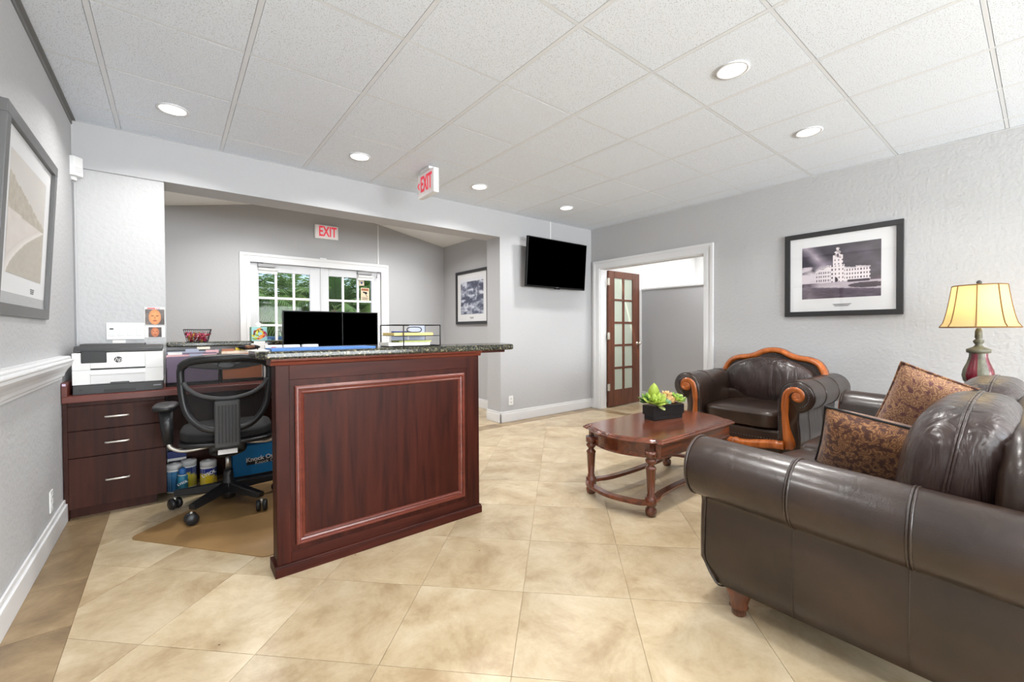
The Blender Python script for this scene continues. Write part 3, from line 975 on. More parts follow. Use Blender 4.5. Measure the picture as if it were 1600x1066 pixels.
    for sx in (-1, 1):
        for y in (yf - .15, yb + .10):
            MB().lathe([(.022, 0), (.026, .004), (.028, .03), (.036, .034), (.032, .042), (.040, .07), (.046, .085), (.05, .10), (.05, .125)], (sx * (W / 2 - .05), y, 0), 16).build('foot', 'table_leg', root)

sofa = thing('leather_sofa', 'dark brown leather sofa with fat rolled arms and two patterned throw pillows on its seat', 'sofa', (2.7525, .40, 0))
seating(sofa, 2.075, 1.02, 2, False, 'leather', 'leather_soft', .582, .045, (.14, -.165))
ach = thing('leather_armchair', 'dark brown leather armchair with carved orange wood scrolls and an arched wooden crest', 'armchair', (4.15, 1.612, 0), PI / 2)
seating(ach, .882, .94, 1, True, 'leather', 'leather_soft', .626)

def pillow(loc, normal, updir, w, h, t, mat, edge, label, spin=0):
    nrm = Vector(normal).normalized(); up = Vector(updir); up = (up - nrm * up.dot(nrm)).normalized(); sd_ = up.cross(nrm)
    if spin:
        a = math.radians(spin); up, sd_ = up * math.cos(a) + sd_ * math.sin(a), sd_ * math.cos(a) - up * math.sin(a)
    root = thing('throw_pillow', label, 'pillow', loc, group='patterned throw pillows on the sofa')
    root.rotation_euler = Matrix((sd_, nrm, up)).transposed().to_euler()
    def shp(x, z, s):
        k = (1 - abs(x) ** 2.6) * (1 - abs(z) ** 2.6)
        pin = 1 - .04 * (1 - x * x) * abs(z) ** 3, 1 - .04 * (1 - z * z) * abs(x) ** 3
        return (x * w / 2 * pin[1], s * t / 2 * max(0, k) ** .42, z * h / 2 * pin[0])
    n = 18
    m = MB()
    for s in (-1, 1):
        g = [shp(-1 + 2 * i / n, -1 + 2 * j / n, s) for j in range(n + 1) for i in range(n + 1)]
        m.add(g, [(j * (n + 1) + i, j * (n + 1) + i + 1, (j + 1) * (n + 1) + i + 1, (j + 1) * (n + 1) + i) for j in range(n) for i in range(n)], 0, True)
    m.build('cover', mat, root)
    loop = [shp(-1 + 2 * i / n, -1, 0) for i in range(n)] + [shp(1, -1 + 2 * i / n, 0) for i in range(n)] + [shp(1 - 2 * i / n, 1, 0) for i in range(n)] + [shp(-1, 1 - 2 * i / n, 0) for i in range(n)]
    MB().tube(loop, .0065, 6, closed=True).build('piping', edge, root)
    return root
pillow((2.48, .455, .585), (-1, -.2, .38), (.3, .02, 1), .46, .33, .19, 'paisley_dark', 'black', 'darker brown paisley throw pillow with black piping, nearer the rolled arm in front', 9)
pillow((2.94, .33, .71), (-1, -.1, .30), (.3, 0, 1), .42, .42, .16, 'paisley', 'paisley_dark', 'lighter tan and purple paisley throw pillow leaning behind the darker one', 21)

# ------------------------------------------------------------------ coffee table
ct = thing('coffee_table', 'polished reddish brown coffee table with bowed ends and turned legs', 'coffee table', (2.76, 1.74, 0))
def outline(k, bow=.085):
    L, Wd = .475 + k, .318 + k
    half = [(L, -Wd), (L + .012, -Wd + .03), (L + .002, -Wd + .045), (L + .022, -Wd + .065)]
    for i in range(1, 12):
        t = -1 + 2 * i / 12
        half.append((L + .022 + bow * (1 - t * t), t * (Wd - .065)))
    half += [(L + .022, Wd - .065), (L + .002, Wd - .045), (L + .012, Wd - .03), (L, Wd)]
    return half + [(-x, -y) for x, y in half]
o1, o2, o3 = outline(0), outline(-.012), outline(-.026)
def stack(levels):
    vs, fs = [], []
    k = len(levels[0][0])
    for (ol, z) in levels:
        vs += [(x, y, z) for x, y in ol]
    for i in range(len(levels) - 1):
        for j in range(k):
            fs.append((i * k + j, i * k + (j + 1) % k, (i + 1) * k + (j + 1) % k, (i + 1) * k + j))
    fs.append(tuple(range(k - 1, -1, -1))); fs.append(tuple((len(levels) - 1) * k + j for j in range(k)))
    return MB().add(vs, fs)
stack([(o3, .438), (o2, .442), (o1, .448), (o1, .456), (o2, .462), (o2, .466), (o3, .474)]).build('table_top', 'table', ct, bevel=.002)
o4, o5 = outline(-.030, .075), outline(-.024, .075)
stack([(o5, .352), (o5, .358), (o4, .362), (o4, .438)]).build('apron', 'table', ct, bevel=.0015)
lp = [(.016, 0), (.030, .006), (.036, .026), (.032, .048), (.022, .056), (.024, .062), (.036, .068), (.036, .112), (.024, .118), (.026, .128), (.021, .136), (.030, .285), (.034, .292), (.030, .300), (.018, .312), (.024, .322), (.034, .336), (.032, .348), (.022, .356), (.036, .362), (.036, .40)]
for sx in (-1, 1):
    for sy in (-1, 1):
        MB().lathe(lp, (sx * .478, sy * .238, 0), 32, flute=(.137, .284, .14, 8)).build('leg', 'table_leg', ct)
def stretcher(pts, w):
    p = smooth_path(pts, 5)
    k = len(p)
    vs, fs = [], []
    for i in range(k):
        a, c = Vector(p[max(0, i - 1)]), Vector(p[min(k - 1, i + 1)])
        t = (c - a).normalized(); nn = Vector((-t.y, t.x)) * w / 2; q2 = Vector(p[i])
        vs += [(q2.x - nn.x, q2.y - nn.y, .076), (q2.x + nn.x, q2.y + nn.y, .076), (q2.x + nn.x, q2.y + nn.y, .098), (q2.x - nn.x, q2.y - nn.y, .098)]
    for i in range(k - 1):
        for j in range(4):
            fs.append((i * 4 + j, i * 4 + (j + 1) % 4, i * 4 + 4 + (j + 1) % 4, i * 4 + 4 + j))
    fs += [(3, 2, 1, 0), tuple((k - 1) * 4 + j for j in range(4))]
    MB().add(vs, fs).build('stretcher', 'table', ct, bevel=.004)
for s in (-1, 1):
    stretcher([(s * .485, -.24), (s * .535, -.205), (s * .565, -.13), (s * .59, 0), (s * .565, .13), (s * .535, .205), (s * .485, .24)], .052)
    stretcher([(-.485, s * .24), (-.42, s * .235), (-.30, s * .20), (0, s * .185), (.30, s * .20), (.42, s * .235), (.485, s * .24)], .048)

# planter of succulents on the table
pl = thing('succulent_planter', 'black stepped rectangular planter of artificial green succulents on the coffee table', 'planter', (2.892, 1.795, .474), math.radians(-13))
MB().box(-.145, .145, -.048, .048, 0, .035).build('base_step', 'black', pl, bevel=.003)
MB().box(-.155, .155, -.056, .056, .035, .105).build('planter_box', 'black', pl, bevel=.003)
MB().box(-.146, .146, -.047, .047, .104, .109).build('soil', 'brown', pl)
def leaf(m, base, az, el, L, Wd, mi=0, fat=.15):
    d = Vector((math.cos(az) * math.cos(el), math.sin(az) * math.cos(el), math.sin(el)))
    s = Vector((-math.sin(az), math.cos(az), 0)); nn = s.cross(d) * -1
    b = Vector(base)
    vs = []
    prof = [(0, .25, 0), (.3, .8, .02), (.6, 1.0, .10), (.85, .6, .22), (1.0, .04, .32)]
    for (t, w_, c) in prof:
        p = b + d * L * t + nn * (c * L * .5)
        vs += [tuple(p - s * Wd * w_ / 2), tuple(p - nn * -fat * Wd * .25 * w_ ), tuple(p + s * Wd * w_ / 2), tuple(p - nn * fat * Wd * w_)]
    fs = []
    for i in range(4):
        for j in range(4):
            fs.append((i * 4 + j, i * 4 + (j + 1) % 4, i * 4 + 4 + (j + 1) % 4, i * 4 + 4 + j))
    fs += [(3, 2, 1, 0), (16, 17, 18, 19)]
    m.add(vs, fs, mi, True)
def rosette(name, c, R, n, mats, tilt=(0, 0)):
    m = MB()
    n += 4
    for i in range(n):
        t = i / n
        el = math.radians(8 + 74 * t) ; az = i * 2.39996
        L = R * (1 - .5 * t)
        leaf(m, (0, 0, 0), az, el, L, L * .72)
    o = m.build(name, mats, pl, loc=c); o.rotation_euler = (tilt[0], tilt[1], 0)
    return o
ros = [((-.125, -.045, .115), .075, 14, 'lime', (.35, -.2)), ((-.05, -.045, .11), .04, 12, 'lime', (.3, 0)), ((-.12, .03, .13), .06, 12, 'green', (0, -.2)), ((-.045, .02, .13), .06, 12, 'lime', (0, 0)),
       ((.02, -.03, .115), .045, 14, 'peach', (.35, 0)), ((.055, -.02, .12), .05, 14, 'peach', (.3, .1)), ((.03, .03, .13), .05, 12, 'palegreen', (0, 0)), ((.11, -.02, .115), .065, 11, 'green', (.3, .2)),
       ((.12, .03, .12), .055, 11, 'lime', (0, .3)), ((-.02, -.05, .11), .035, 9, 'mint', (.4, 0)), ((.08, .035, .13), .045, 12, 'dkgreen', (0, 0)), ((.15, -.01, .12), .05, 9, 'palegreen', (.1, .4)), ((-.07, -.01, .145), .05, 12, 'lime', (.2, 0)), ((.09, -.045, .12), .045, 10, 'lime', (.5, 0)), ((.05, .02, .15), .045, 12, 'peach', (.1, 0)), ((-.15, .0, .12), .05, 10, 'dkgreen', (0, -.4))]
for c, R, n, mt, tl_ in ros:
    rosette('succulent_rosette', (c[0], c[1], c[2] + .012), R * 1.35, n, mt, tl_)
m = MB(); leaf(m, (-.11, .0, .13), math.radians(244), math.radians(66), .15, .085); m.build('upright_leaf', 'lime', pl)
m = MB(); leaf(m, (-.10, -.05, .11), math.radians(-80), math.radians(-30), .05, .05); leaf(m, (-.08, -.055, .11), math.radians(-95), math.radians(-45), .05, .045); m.build('hanging_leaf', 'palegreen', pl)
m = MB()
for az, L in ((170, .09), (185, .10), (200, .08), (160, .1)):
    leaf(m, (-.14, .02, .12), math.radians(az), math.radians(25), L, .016)
m.build('spiky_leaves', 'dkgreen', pl)

# ------------------------------------------------------------------ lamp on its end table
et = thing('end_table', 'dark wooden end table between the sofa and the wall, carrying the lamp', 'side table', (4.40, .29, 0))
stack_et = MB().box(-.24, .24, -.24, .24, .595, .62).build('table_top', 'table', et, bevel=.004)
MB().box(-.21, .21, -.21, .21, .52, .595).build('apron', 'table', et, bevel=.002)
for sx in (-1, 1):
    for sy in (-1, 1):
        MB().lathe([(.016, 0), (.022, .03), (.018, .05), (.026, .30), (.02, .46), (.028, .48), (.028, .53)], (sx * .185, sy * .185, 0), 14).build('leg', 'table_leg', et)
MB().box(-.20, .20, -.20, .20, .14, .155).build('lower_shelf', 'table', et, bevel=.003)
lm_ = thing('table_lamp', 'table lamp with a cream bell shade and a deep red ribbed urn body, lit', 'lamp', (4.40, .29, .62))
MB().lathe([(.075, 0), (.078, .012), (.06, .02), (.062, .03), (.035, .045), (.028, .07), (.034, .085), (.024, .10)], n=24).build('foot', 'lamp_stone', lm_)
vp = [(.024, .10), (.05, .12), (.072, .15), (.080, .19), (.074, .23), (.056, .28), (.046, .32), (.045, .345)]
body = MB()
n = 48
for (r, h) in vp: pass
vs, fs, mi = [], [], []
for (r, h) in vp:
    for j in range(n):
        a = 2 * PI * j / n
        rr = r * (1 + .045 * abs(math.sin(4 * a)))
        vs.append((rr * math.cos(a), rr * math.sin(a), h))
for i in range(len(vp) - 1):
    for j in range(n):
        body.f.append((i * n + j, i * n + (j + 1) % n, (i + 1) * n + (j + 1) % n, (i + 1) * n + j)); body.sm.append(True)
        body.mi.append(0 if ((j // 6) % 2 == 1) else 1)
body.v = vs
body.build('urn_body', ['lamp_red', 'lamp_stone'], lm_)
MB().lathe([(.045, .345), (.060, .350), (.062, .372), (.05, .378), (.026, .39), (.016, .405), (.026, .42), (.028, .432), (.014, .445), (.020, .455), (.018, .50), (.012, .52)], n=24).build('neck', 'lamp_stone', lm_)
def shade_r(t): return .195 - .063 * (t ** .55)
n = 48
vs, fs = [], []
rows = [i / 10 for i in range(11)]
for t in rows:
    for j in range(n):
        a = 2 * PI * j / n
        rr = shade_r(t) * (1 - .02 * abs(math.sin(4 * a)))
        vs.append((rr * math.cos(a), rr * math.sin(a), .527 + .29 * t))
for i in range(10):
    for j in range(n):
        fs.append((i * n + j, i * n + (j + 1) % n, (i + 1) * n + (j + 1) % n, (i + 1) * n + j))
sh = MB().add(vs, fs, 0, True).build('lamp_shade', 'shade', lm_)
m = MB()
for k in range(8):
    a = 2 * PI * k / 8 + .0
    m.tube([((shade_r(t) + .001) * math.cos(a), (shade_r(t) + .001) * math.sin(a), .527 + .29 * t) for t in rows], .0035, 6)
for t, rr in ((0, .005), (1, .004)):
    m.tube([(shade_r(t) * (1 - .02 * abs(math.sin(4 * 2 * PI * j / 48))) * math.cos(2 * PI * j / 48), shade_r(t) * (1 - .02 * abs(math.sin(4 * 2 * PI * j / 48))) * math.sin(2 * PI * j / 48), .527 + .29 * t) for j in range(48)], rr, 6, closed=True)
m.build('braid', 'braid', sh)
MB().lathe([(.004, .80), (.004, .825), (.012, .83), (.015, .84), (.010, .85), (.0001, .855)], n=14).tube([(-.13, 0, .815), (0, 0, .815), (.13, 0, .815)], .002, 6).tube([(0, -.13, .815), (0, .13, .815)], .002, 6).build('finial', 'grey_dark', lm_)
MB().lathe([(.0001, .58), (.02, .585), (.03, .62), (.026, .65), (.012, .68), (.012, .70)], n=14).build('bulb', 'bulb', lm_)
point_light('lamp_glow', (4.40, .29, .62 + .70), LAMP_W, (1, .88, .68), .035)

# ------------------------------------------------------------------ reception desk
dk = thing('reception_counter', 'dark cherry reception counter front with one large raised panel under a granite top', 'reception desk', (.37, 2.225, 0))
# local origin: left front foot of the panel
DW = 1.13
MB().box(0, DW, 0, .095, .05, .985).build('panel_body', 'cherry', dk, bevel=.002)
MB().box(0, .058, -.007, 0, .05, .985).build('stile', 'cherry', dk, bevel=.0015)
MB().box(DW - .088, DW, -.007, 0, .05, .985).build('stile', 'cherry', dk, bevel=.0015)
MB().box(.058, DW - .088, -.007, 0, .915, .985).build('top_rail', 'cherry_h', dk, bevel=.0015)
MB().box(.058, DW - .088, -.007, 0, .05, .10).build('bottom_rail', 'cherry_h', dk, bevel=.0015)
def frame_mould(x0, x1, z0, z1):
    """stepped picture-frame moulding standing proud of the panel"""
    m = MB()
    pr = [(0, 0), (0, -.016), (.006, -.020), (.014, -.020), (.018, -.012), (.026, -.010), (.032, -.014), (.038, -.010), (.044, 0)]
    k = len(pr)
    vs = []
    for (cx, cz, sx, sz) in ((x0, z0, 1, 1), (x1, z0, -1, 1), (x1, z1, -1, -1), (x0, z1, 1, -1)):
        for (d, h) in pr:
            vs.append((cx + sx * d, h, cz + sz * d))
    fs = []
    for c in range(4):
        c2 = (c + 1) % 4
        for j in range(k - 1):
            fs.append((c * k + j, c2 * k + j, c2 * k + j + 1, c * k + j + 1))
    return m.add(vs, fs)
frame_mould(.080, DW - .110, .128, .885).build('panel_moulding', 'cherry_red', dk)
MB().box(.0585, DW - .0885, -.0045, 0, .1005, .9145).build('flat_panel', 'cherry', dk)
MB().prism([(-.022, 0), (.115, 0), (.115, .05), (-.010, .05), (-.018, .042), (-.022, .042)], -.012, DW + .010, 'x').build('base_moulding', 'cherry_h', dk, bevel=.002)
MB().prism([(-.004, .985), (.10, .985), (.10, 1.016), (-.026, 1.016), (-.024, 1.006), (-.012, 1.0)], -.02, DW + .018, 'x').build('crown_moulding', 'cherry_red', dk, bevel=.001)
MB().box(DW + .02, 1.33, -.02, .26, 1.002, 1.016).build('overhang_board', 'cherry_h', dk, bevel=.002)
tp = [(-.045, -.035), (1.385, -.035), (1.405, -.015), (1.43, .03), (1.53, .265), (1.50, .285), (-.045, .285), (-.075, .25), (-.075, 0)]
g = MB().prism(tp, 1.016, 1.052, 'z').build('granite_top', 'granite', dk, bevel=.010, seg=3)

# cabinet run along the back: drawer unit, worktop, wing, ledge wall
du = thing('drawer_unit', 'dark wood drawer unit with three drawers under the printer', 'drawer cabinet', (-.523, 3.70, 0))
MB().box(.005, .48, 0, .47, .06, .715).box(.0, .022, -.018, .47, .0, .715).build('carcass', 'drawer', du, bevel=.002)
MB().box(.022, .43, .03, .045, 0, .06).build('toe_kick', 'drawer', du)
for z0, z1 in ((.545, .69), (.378, .538), (.065, .372)):
    d = MB().box(.022, .482, -.020, .001, z0, z1).build('drawer', 'drawer', du, bevel=.002)
    zz = {.545: .617, .378: .455, .065: .222}[z0]
    MB().tube([(.188, -.019, zz - .004), (.190, -.045, zz), (.20, -.050, zz), (.285, -.050, zz), (.295, -.045, zz), (.297, -.019, zz - .004)], .0055, 8).build('handle', 'satin', d)
wt = thing('desk_worktop', 'red mahogany desk worktop running along the back under printer and folders', 'desk', (-.522, 3.66, 0))
MB().box(0, 2.02, 0, .505, .717, .757).build('worktop', 'worktop', wt, bevel=.003)
MB().box(0, .025, 0, .505, .757, .842).build('side_splash', 'worktop', wt, bevel=.002)
MB().box(.004, .020, -.003, 0, .822, .836).build('drawer_tag', 'lav', wt, bevel=.002)
MB().box(1.40, 1.97, -1.32, -.002, .717, .757).build('wing_top', 'worktop', wt, bevel=.003)
MB().box(1.94, 1.97, -1.32, .505, 0, .716).build('wing_panel', 'drawer', wt, bevel=.002)
MB().box(.49, 1.94, .44, .46, .0, .716).build('back_panel', 'drawer', wt)
lg = thing('counter_ledge', 'dark granite ledge on a low wall closing the opening behind the desk', 'counter', (0, 4.17, 0))
MB().box(-.034, 1.50, .03, .18, 0, 1.03).build('low_wall', 'wall', lg)
MB().box(-.034, 1.53, -.06, .27, 1.03, 1.064).build('granite_top', 'granite', lg, bevel=.008, seg=3)

# ------------------------------------------------------------------ office chair
oc = thing('office_chair', 'black office chair with a mesh back standing at the desk', 'office chair', (.28, 3.37, 0), math.radians(-5))
base_a = [-127 + 72 * k for k in range(5)]
for a in base_a:
    a = math.radians(a)
    R4 = Matrix.Rotation(a, 4, 'Z')
    vs = [(.03, -.030, .095), (.30, -.022, .088), (.30, .022, .088), (.03, .030, .095), (.03, -.022, .155), (.31, -.017, .122), (.31, .017, .122), (.03, .022, .155)]
    lgp = MB().add([tuple(R4 @ Vector(v)) for v in vs], [(0, 3, 2, 1), (4, 5, 6, 7), (0, 1, 5, 4), (1, 2, 6, 5), (2, 3, 7, 6), (3, 0, 4, 7)]).build('leg', 'black', oc, bevel=.006)
    cst = MB()
    q0 = R4 @ Vector((.305, 0, 0))
    cst.lathe([(.007, .05), (.007, .08)], q0, 8)
    sp = Vector((math.cos(a + .9), math.sin(a + .9), 0))
    cst.build('caster_stem', 'satin', lgp)
    w = MB()
    for s in (-1, 1):
        pr = [(.0001, -.014), (.029, -.013), (.0345, -.007), (.0345, .007), (.029, .013), (.0001, .014)]
        tmp = MB().lathe(pr, (0, 0, 0), 16, axis='x')
        Rz = Matrix.Rotation(a + .9, 4, 'Z')
        w.add([tuple(Vector((q0.x, q0.y, .039)) + Rz @ (Vector(v) + Vector((s * .018, 0, 0)))) for v in tmp.v], tmp.f, 0, True)
    w.build('caster', 'black', lgp)
MB().lathe([(.036, .05), (.045, .075), (.045, .135), (.034, .15), (.028, .20), (.026, .235)], n=20).build('column', 'black', oc)
MB().lathe([(.0155, .234), (.0155, .335)], n=16).build('gas_lift', 'silver', oc)
mech = MB().box(-.10, .10, -.12, .14, .375, .435).box(-.045, .045, -.245, -.10, .385, .43).build('tilt_mechanism', 'black', oc, bevel=.02, seg=3)
MB().lathe([(.06, .33), (.10, .35), (.11, .375)], n=20).build('mechanism_cover', 'black', oc)
MB().box(-.05, .05, -.249, -.244, .395, .423).build('maker_label', 'plate', oc)
MB().rbox(0, .03, .452, .255, .245, .022, 4, 10).build('seat_pan', 'black', oc)
MB().rbox(0, .035, .495, .25, .24, .042, 3.5, 12, fn=lambda x, y, z: (x, y, z - .25 * x * x * 0 + (.35 * x * x if z > 0 else 0))).build('seat', 'blackfab', oc)
# back frame, mesh, lumbar arc and spine
YBk = -.235
def bk(x, z): return YBk + .055 * (x / .23) ** 2 * (1 if abs(x) > .02 else 0) - .03 * (z - .55)
fr = [(0, .982), (.11, .978), (.19, .962), (.226, .925), (.228, .85), (.222, .76), (.205, .67), (.165, .60), (.10, .552), (0, .54)]
fr = fr + [(-x, z) for x, z in fr[-2:0:-1]]
frs = smooth_path(fr, 4, True)
rr = [(.020 if z < .93 else .026) for x, z in frs]
MB().tube([(x, bk(x, z), z) for x, z in frs], rr, 8, closed=True).build('back_frame', 'black', oc)
vs = [(0, bk(0, .76), .76)] + [(x * .97, bk(x, z) + .004, .76 + (z - .76) * .97) for x, z in frs]
n = len(frs)
MB().add(vs, [(0, 1 + i, 1 + (i + 1) % n) for i in range(n)], 0, True).build('mesh_panel', 'mesh', oc)
hb = [(-.205, .935), (-.10, .918), (0, .912), (.10, .918), (.205, .935), (.19, .965), (.11, .98), (0, .985), (-.11, .98), (-.19, .965)]
vs = [(x, bk(x, z) - .012, z) for x, z in hb] + [(x, bk(x, z) + .012, z) for x, z in hb]
k = len(hb)
MB().add(vs, [tuple(range(k - 1, -1, -1)), tuple(range(k, 2 * k))] + [(i, (i + 1) % k, k + (i + 1) % k, k + i) for i in range(k)]).build('top_band', 'grey_dark', oc, bevel=.003)
MB().tube([(.045 * math.cos(2 * PI * i / 20), bk(0, .945) - .016, .943 + .020 * math.sin(2 * PI * i / 20)) for i in range(20)], .003, 6, closed=True).build('grip_ring', 'black', oc)
arc = smooth_path([(-.215, .845), (-.19, .80), (-.12, .755), (0, .735), (.12, .755), (.19, .80), (.215, .845)], 5)
MB().tube([(x, bk(x, z) - .012, z) for x, z in arc], .013, 8).build('lumbar_arc', 'grey_dark', oc)
m = MB().box(-.066, .066, -.285, -.250, .44, .728)
m.build('spine_cover', 'grey_dark', oc, bevel=.010, seg=3)
for i in range(6):
    MB().box(-.047 + i * .017, -.038 + i * .017, -.289, -.284, .47, .70).build('spine_rib', 'black', oc, bevel=.002)
for s in (-1, 1):
    MB().tube(smooth_path([(s * .07, -.03, .415), (s * .16, -.04, .402), (s * .24, -.04, .402), (s * .295, -.03, .43), (s * .305, -.02, .47)], 5), .011, 8).tube(smooth_path([(s * .18, -.04, .403), (s * .215, .02, .42), (s * .225, .06, .45)], 4), .009, 8).build('arm_brace', 'satin', oc)
    MB().tube([(s * .305, -.02, .45), (s * .312, -.02, .56), (s * .318, -.02, .665)], [.017, .022, .026], 10, sx=1.5).build('arm_post', 'black', oc)
    MB().rbox(s * .318, .0, .682, .062, .13, .022, 3.2, 8).build('arm_pad', 'black', oc)

# chair mat
e1, e2 = Vector((.6245, -.781)), Vector((.735, .678))
c0 = Vector((-.18, 3.152))
def rr_poly(L1, L2, r):
    pts = []
    for (a, b, st) in ((r, r, 180), (L1 - r, r, 270), (L1 - r, L2 - r, 0), (r, L2 - r, 90)):
        for k in range(7):
            t = math.radians(st + 15 * k)
            p = c0 + e1 * (a + r * math.cos(t)) + e2 * (b + r * math.sin(t)) - e1 * .02 - e2 * .02
            pts.append((p.x, p.y))
    return pts
cm = MB().prism(rr_poly(.92, 1.15, .05), .0005, .004, 'z').build('chair_mat', 'mat_vinyl')
tag(cm, 'tan vinyl chair mat lying askew on the tiles under the office chair', 'floor mat')

# ------------------------------------------------------------------ printer
pr = thing('printer', 'white and dark grey inkjet printer on the worktop beside the left wall', 'printer', (-.267, 3.72, .757))
MB().box(-.215, .215, 0, .335, 0, .058).build('paper_tray', 'grey_dark', pr, bevel=.003)
MB().box(-.075, .075, -.004, .002, .010, .022).build('tray_grip', 'black', bpy.context.scene.objects['paper_tray'], bevel=.002)
MB().box(-.217, .217, .004, .34, .060, .150).box(-.217, -.136, .002, .30, .150, .258).box(.125, .217, .002, .30, .150, .258).box(-.136, .125, .03, .30, .128, .150).box(-.136, .125, .002, .30, .160, .258).box(-.217, .217, .26, .34, .06, .262).build('body', 'plate', pr, bevel=.003)
MB().box(-.136, .125, .02, .06, .126, .162).build('output_slot', 'black', pr)
MB().box(-.136, .125, -.008, .03, .118, .130).box(-.136, .125, -.001, .004, .062, .118).build('output_tray', 'offwhite', pr, bevel=.003)
MB().box(-.045, .045, -.004, .004, .056, .070).build('tray_notch', 'grey_dark', pr, bevel=.002)
MB().box(-.176, -.060, -.006, .004, .195, .272).build('control_panel', 'black', pr, bevel=.004)
MB().prism([(.02, .262), (.335, .262), (.335, .300), (.05, .300), (.02, .282)], -.212, .215, 'x').build('scanner_lid', 'grey_dark', pr, bevel=.004)
MB().prism([(.06, .300), (.30, .300), (.30, .312), (.08, .312)], -.19, .12, 'x').build('document_feeder', 'grey_dark', pr, bevel=.003)
lo = MB().lathe([(.0195, .0015), (.0195, -.0004), (.0001, -.0004)], (-.006, .0018, .212), 28, axis='y').build('maker_badge', 'grey_dark', pr)
text('badge_letters', 'hp', .036, (-.006, .0008, .2125), (PI / 2, 0, 0), 'plate', pr, ext=.0005).data.shear = .28
MB().box(.165, .205, -.001, .002, .030, .037).build('model_mark', 'grey', pr)
MB().box(-.185, -.172, -.001, .001, .026, .032).build('tray_mark', 'black', pr)

# ------------------------------------------------------------------ files on the worktop
def sorter(x0, x1, y0, label):
    t = thing('file_sorter', label, 'file sorter', ((x0 + x1) / 2, y0, .757), group='black mesh file sorters on the worktop')
    w = (x1 - x0) / 2
    m = MB().box(-w, w, 0, .20, 0, .003)
    for k in range(4):
        y = .004 + k * .062
        h = .025 + .05 * k
        m.box(-w, w, y, y + .002, 0, h)
    m.build('dividers', 'sorter', t)
    e = MB()
    for s in (-1, 1):
        poly = [(0, 0), (.20, 0), (.20, .21), (.12, .20), (.05, .17), (.012, .12)]
        e2_ = [(s * w, a, b) for a, b in poly]
        e.tube(e2_, .004, 6, closed=True)
    for k in range(4):
        e.tube([(-w, .005 + k * .062, .025 + .05 * k), (w, .005 + k * .062, .025 + .05 * k)], .003, 6)
    e.build('wire_frame', 'black', t)
    return t
sorter(-.035, .270, 3.84, 'left black mesh file sorter, full of grey and pink folders, next to the printer')
sorter(.290, .560, 3.86, 'right black mesh file sorter, full of tan and orange folders, behind the chair back')
def folder(x, y, w, h, mat, tabx, tabm, label, z=.762, lean=.0):
    t = thing('file_folder', label, 'folder', (x, y, z), group='file folders standing in the sorters')
    o = MB().prism([(-w / 2, 0), (w / 2, 0), (w / 2, h - .006), (w / 2 - .006, h), (-w / 2 + .006, h), (-w / 2, h - .006)], -.0035, .0035, 'y').build('cover', mat, t, rot=(lean, 0, 0))
    MB().box(tabx - .04, tabx + .04, -.003, -.0015, h - .006, h + .018).build('tab', tabm, t, rot=(lean, 0, 0))
folder(.115, 3.862, .30, .205, 'purple', .02, 'blueg', 'dull purple folder with a blue grey tab, front of the left sorter')
folder(.115, 3.885, .30, .218, 'pink', -.10, 'paper', 'pink folder with a white tab at its left end')
folder(.115, 3.925, .295, .228, 'purple', .12, 'pink', 'purple folder with a pink tab at its right end')
folder(.115, 3.955, .30, .238, 'blueg', 0, 'blueg', 'blue grey folder near the back of the left sorter')
folder(.115, 3.985, .29, .250, 'grey_dark', .07, 'cream', 'dark grey folder with a cream tab, hindmost of the left sorter')
folder(.425, 3.885, .26, .215, 'orange', -.06, 'cream', 'orange brown folder with a cream tab, front of the right sorter')
folder(.425, 3.915, .265, .232, 'cream', -.09, 'orange', 'cream folder behind the orange one')
folder(.425, 3.945, .265, .238, 'tan', 0, 'yellow', 'tan folder carrying a yellow sticky tab')
folder(.56, 4.03, .12, .285, 'paper', 0, 'paper', 'narrow white folder standing against the granite ledge')
pc = thing('spectacle_case', 'black soft case with a speckled tan flap lying on the folders', 'case', (.475, 3.925, 1.001))
MB().rbox(0, 0, .02, .075, .035, .020, 3, 8, fn=lambda x, y, z: (x, y, z * (1 - .4 * x * x))).build('case_body', 'blackfab', pc)
MB().rbox(0, -.02, .022, .040, .020, .014, 3, 8).build('speckled_flap', 'paisley_dark', pc)
MB().tube([(-.06, .02, -.01), (-.06, .02, .01)], .004).tube([(.06, .02, -.01), (.06, .02, .01)], .004).build('clip', 'black', pc)

# monitors
def monitor(x, y, w, label):
    t = thing('monitor', label, 'monitor', (x, y, .757), group='black monitors behind the counter')
    MB().box(-w / 2, w / 2, 0, .022, .245, .555).build('casing', 'bezel', t, bevel=.003)
    MB().box(-w / 2 + .008, w / 2 - .008, -.001, .001, .262, .547).build('screen', 'screen', t)
    MB().box(-.03, .03, .024, .045, .02, .34).build('stand', 'bezel', t, bevel=.003)
    MB().box(-.11, .11, -.06, .11, 0, .012).build('stand_foot', 'bezel', t, bevel=.004)
monitor(.925, 3.80, .47, 'wider black monitor, on the left, before the glazed entrance doors')
monitor(1.252, 3.85, .47, 'second black monitor, half behind the first one')

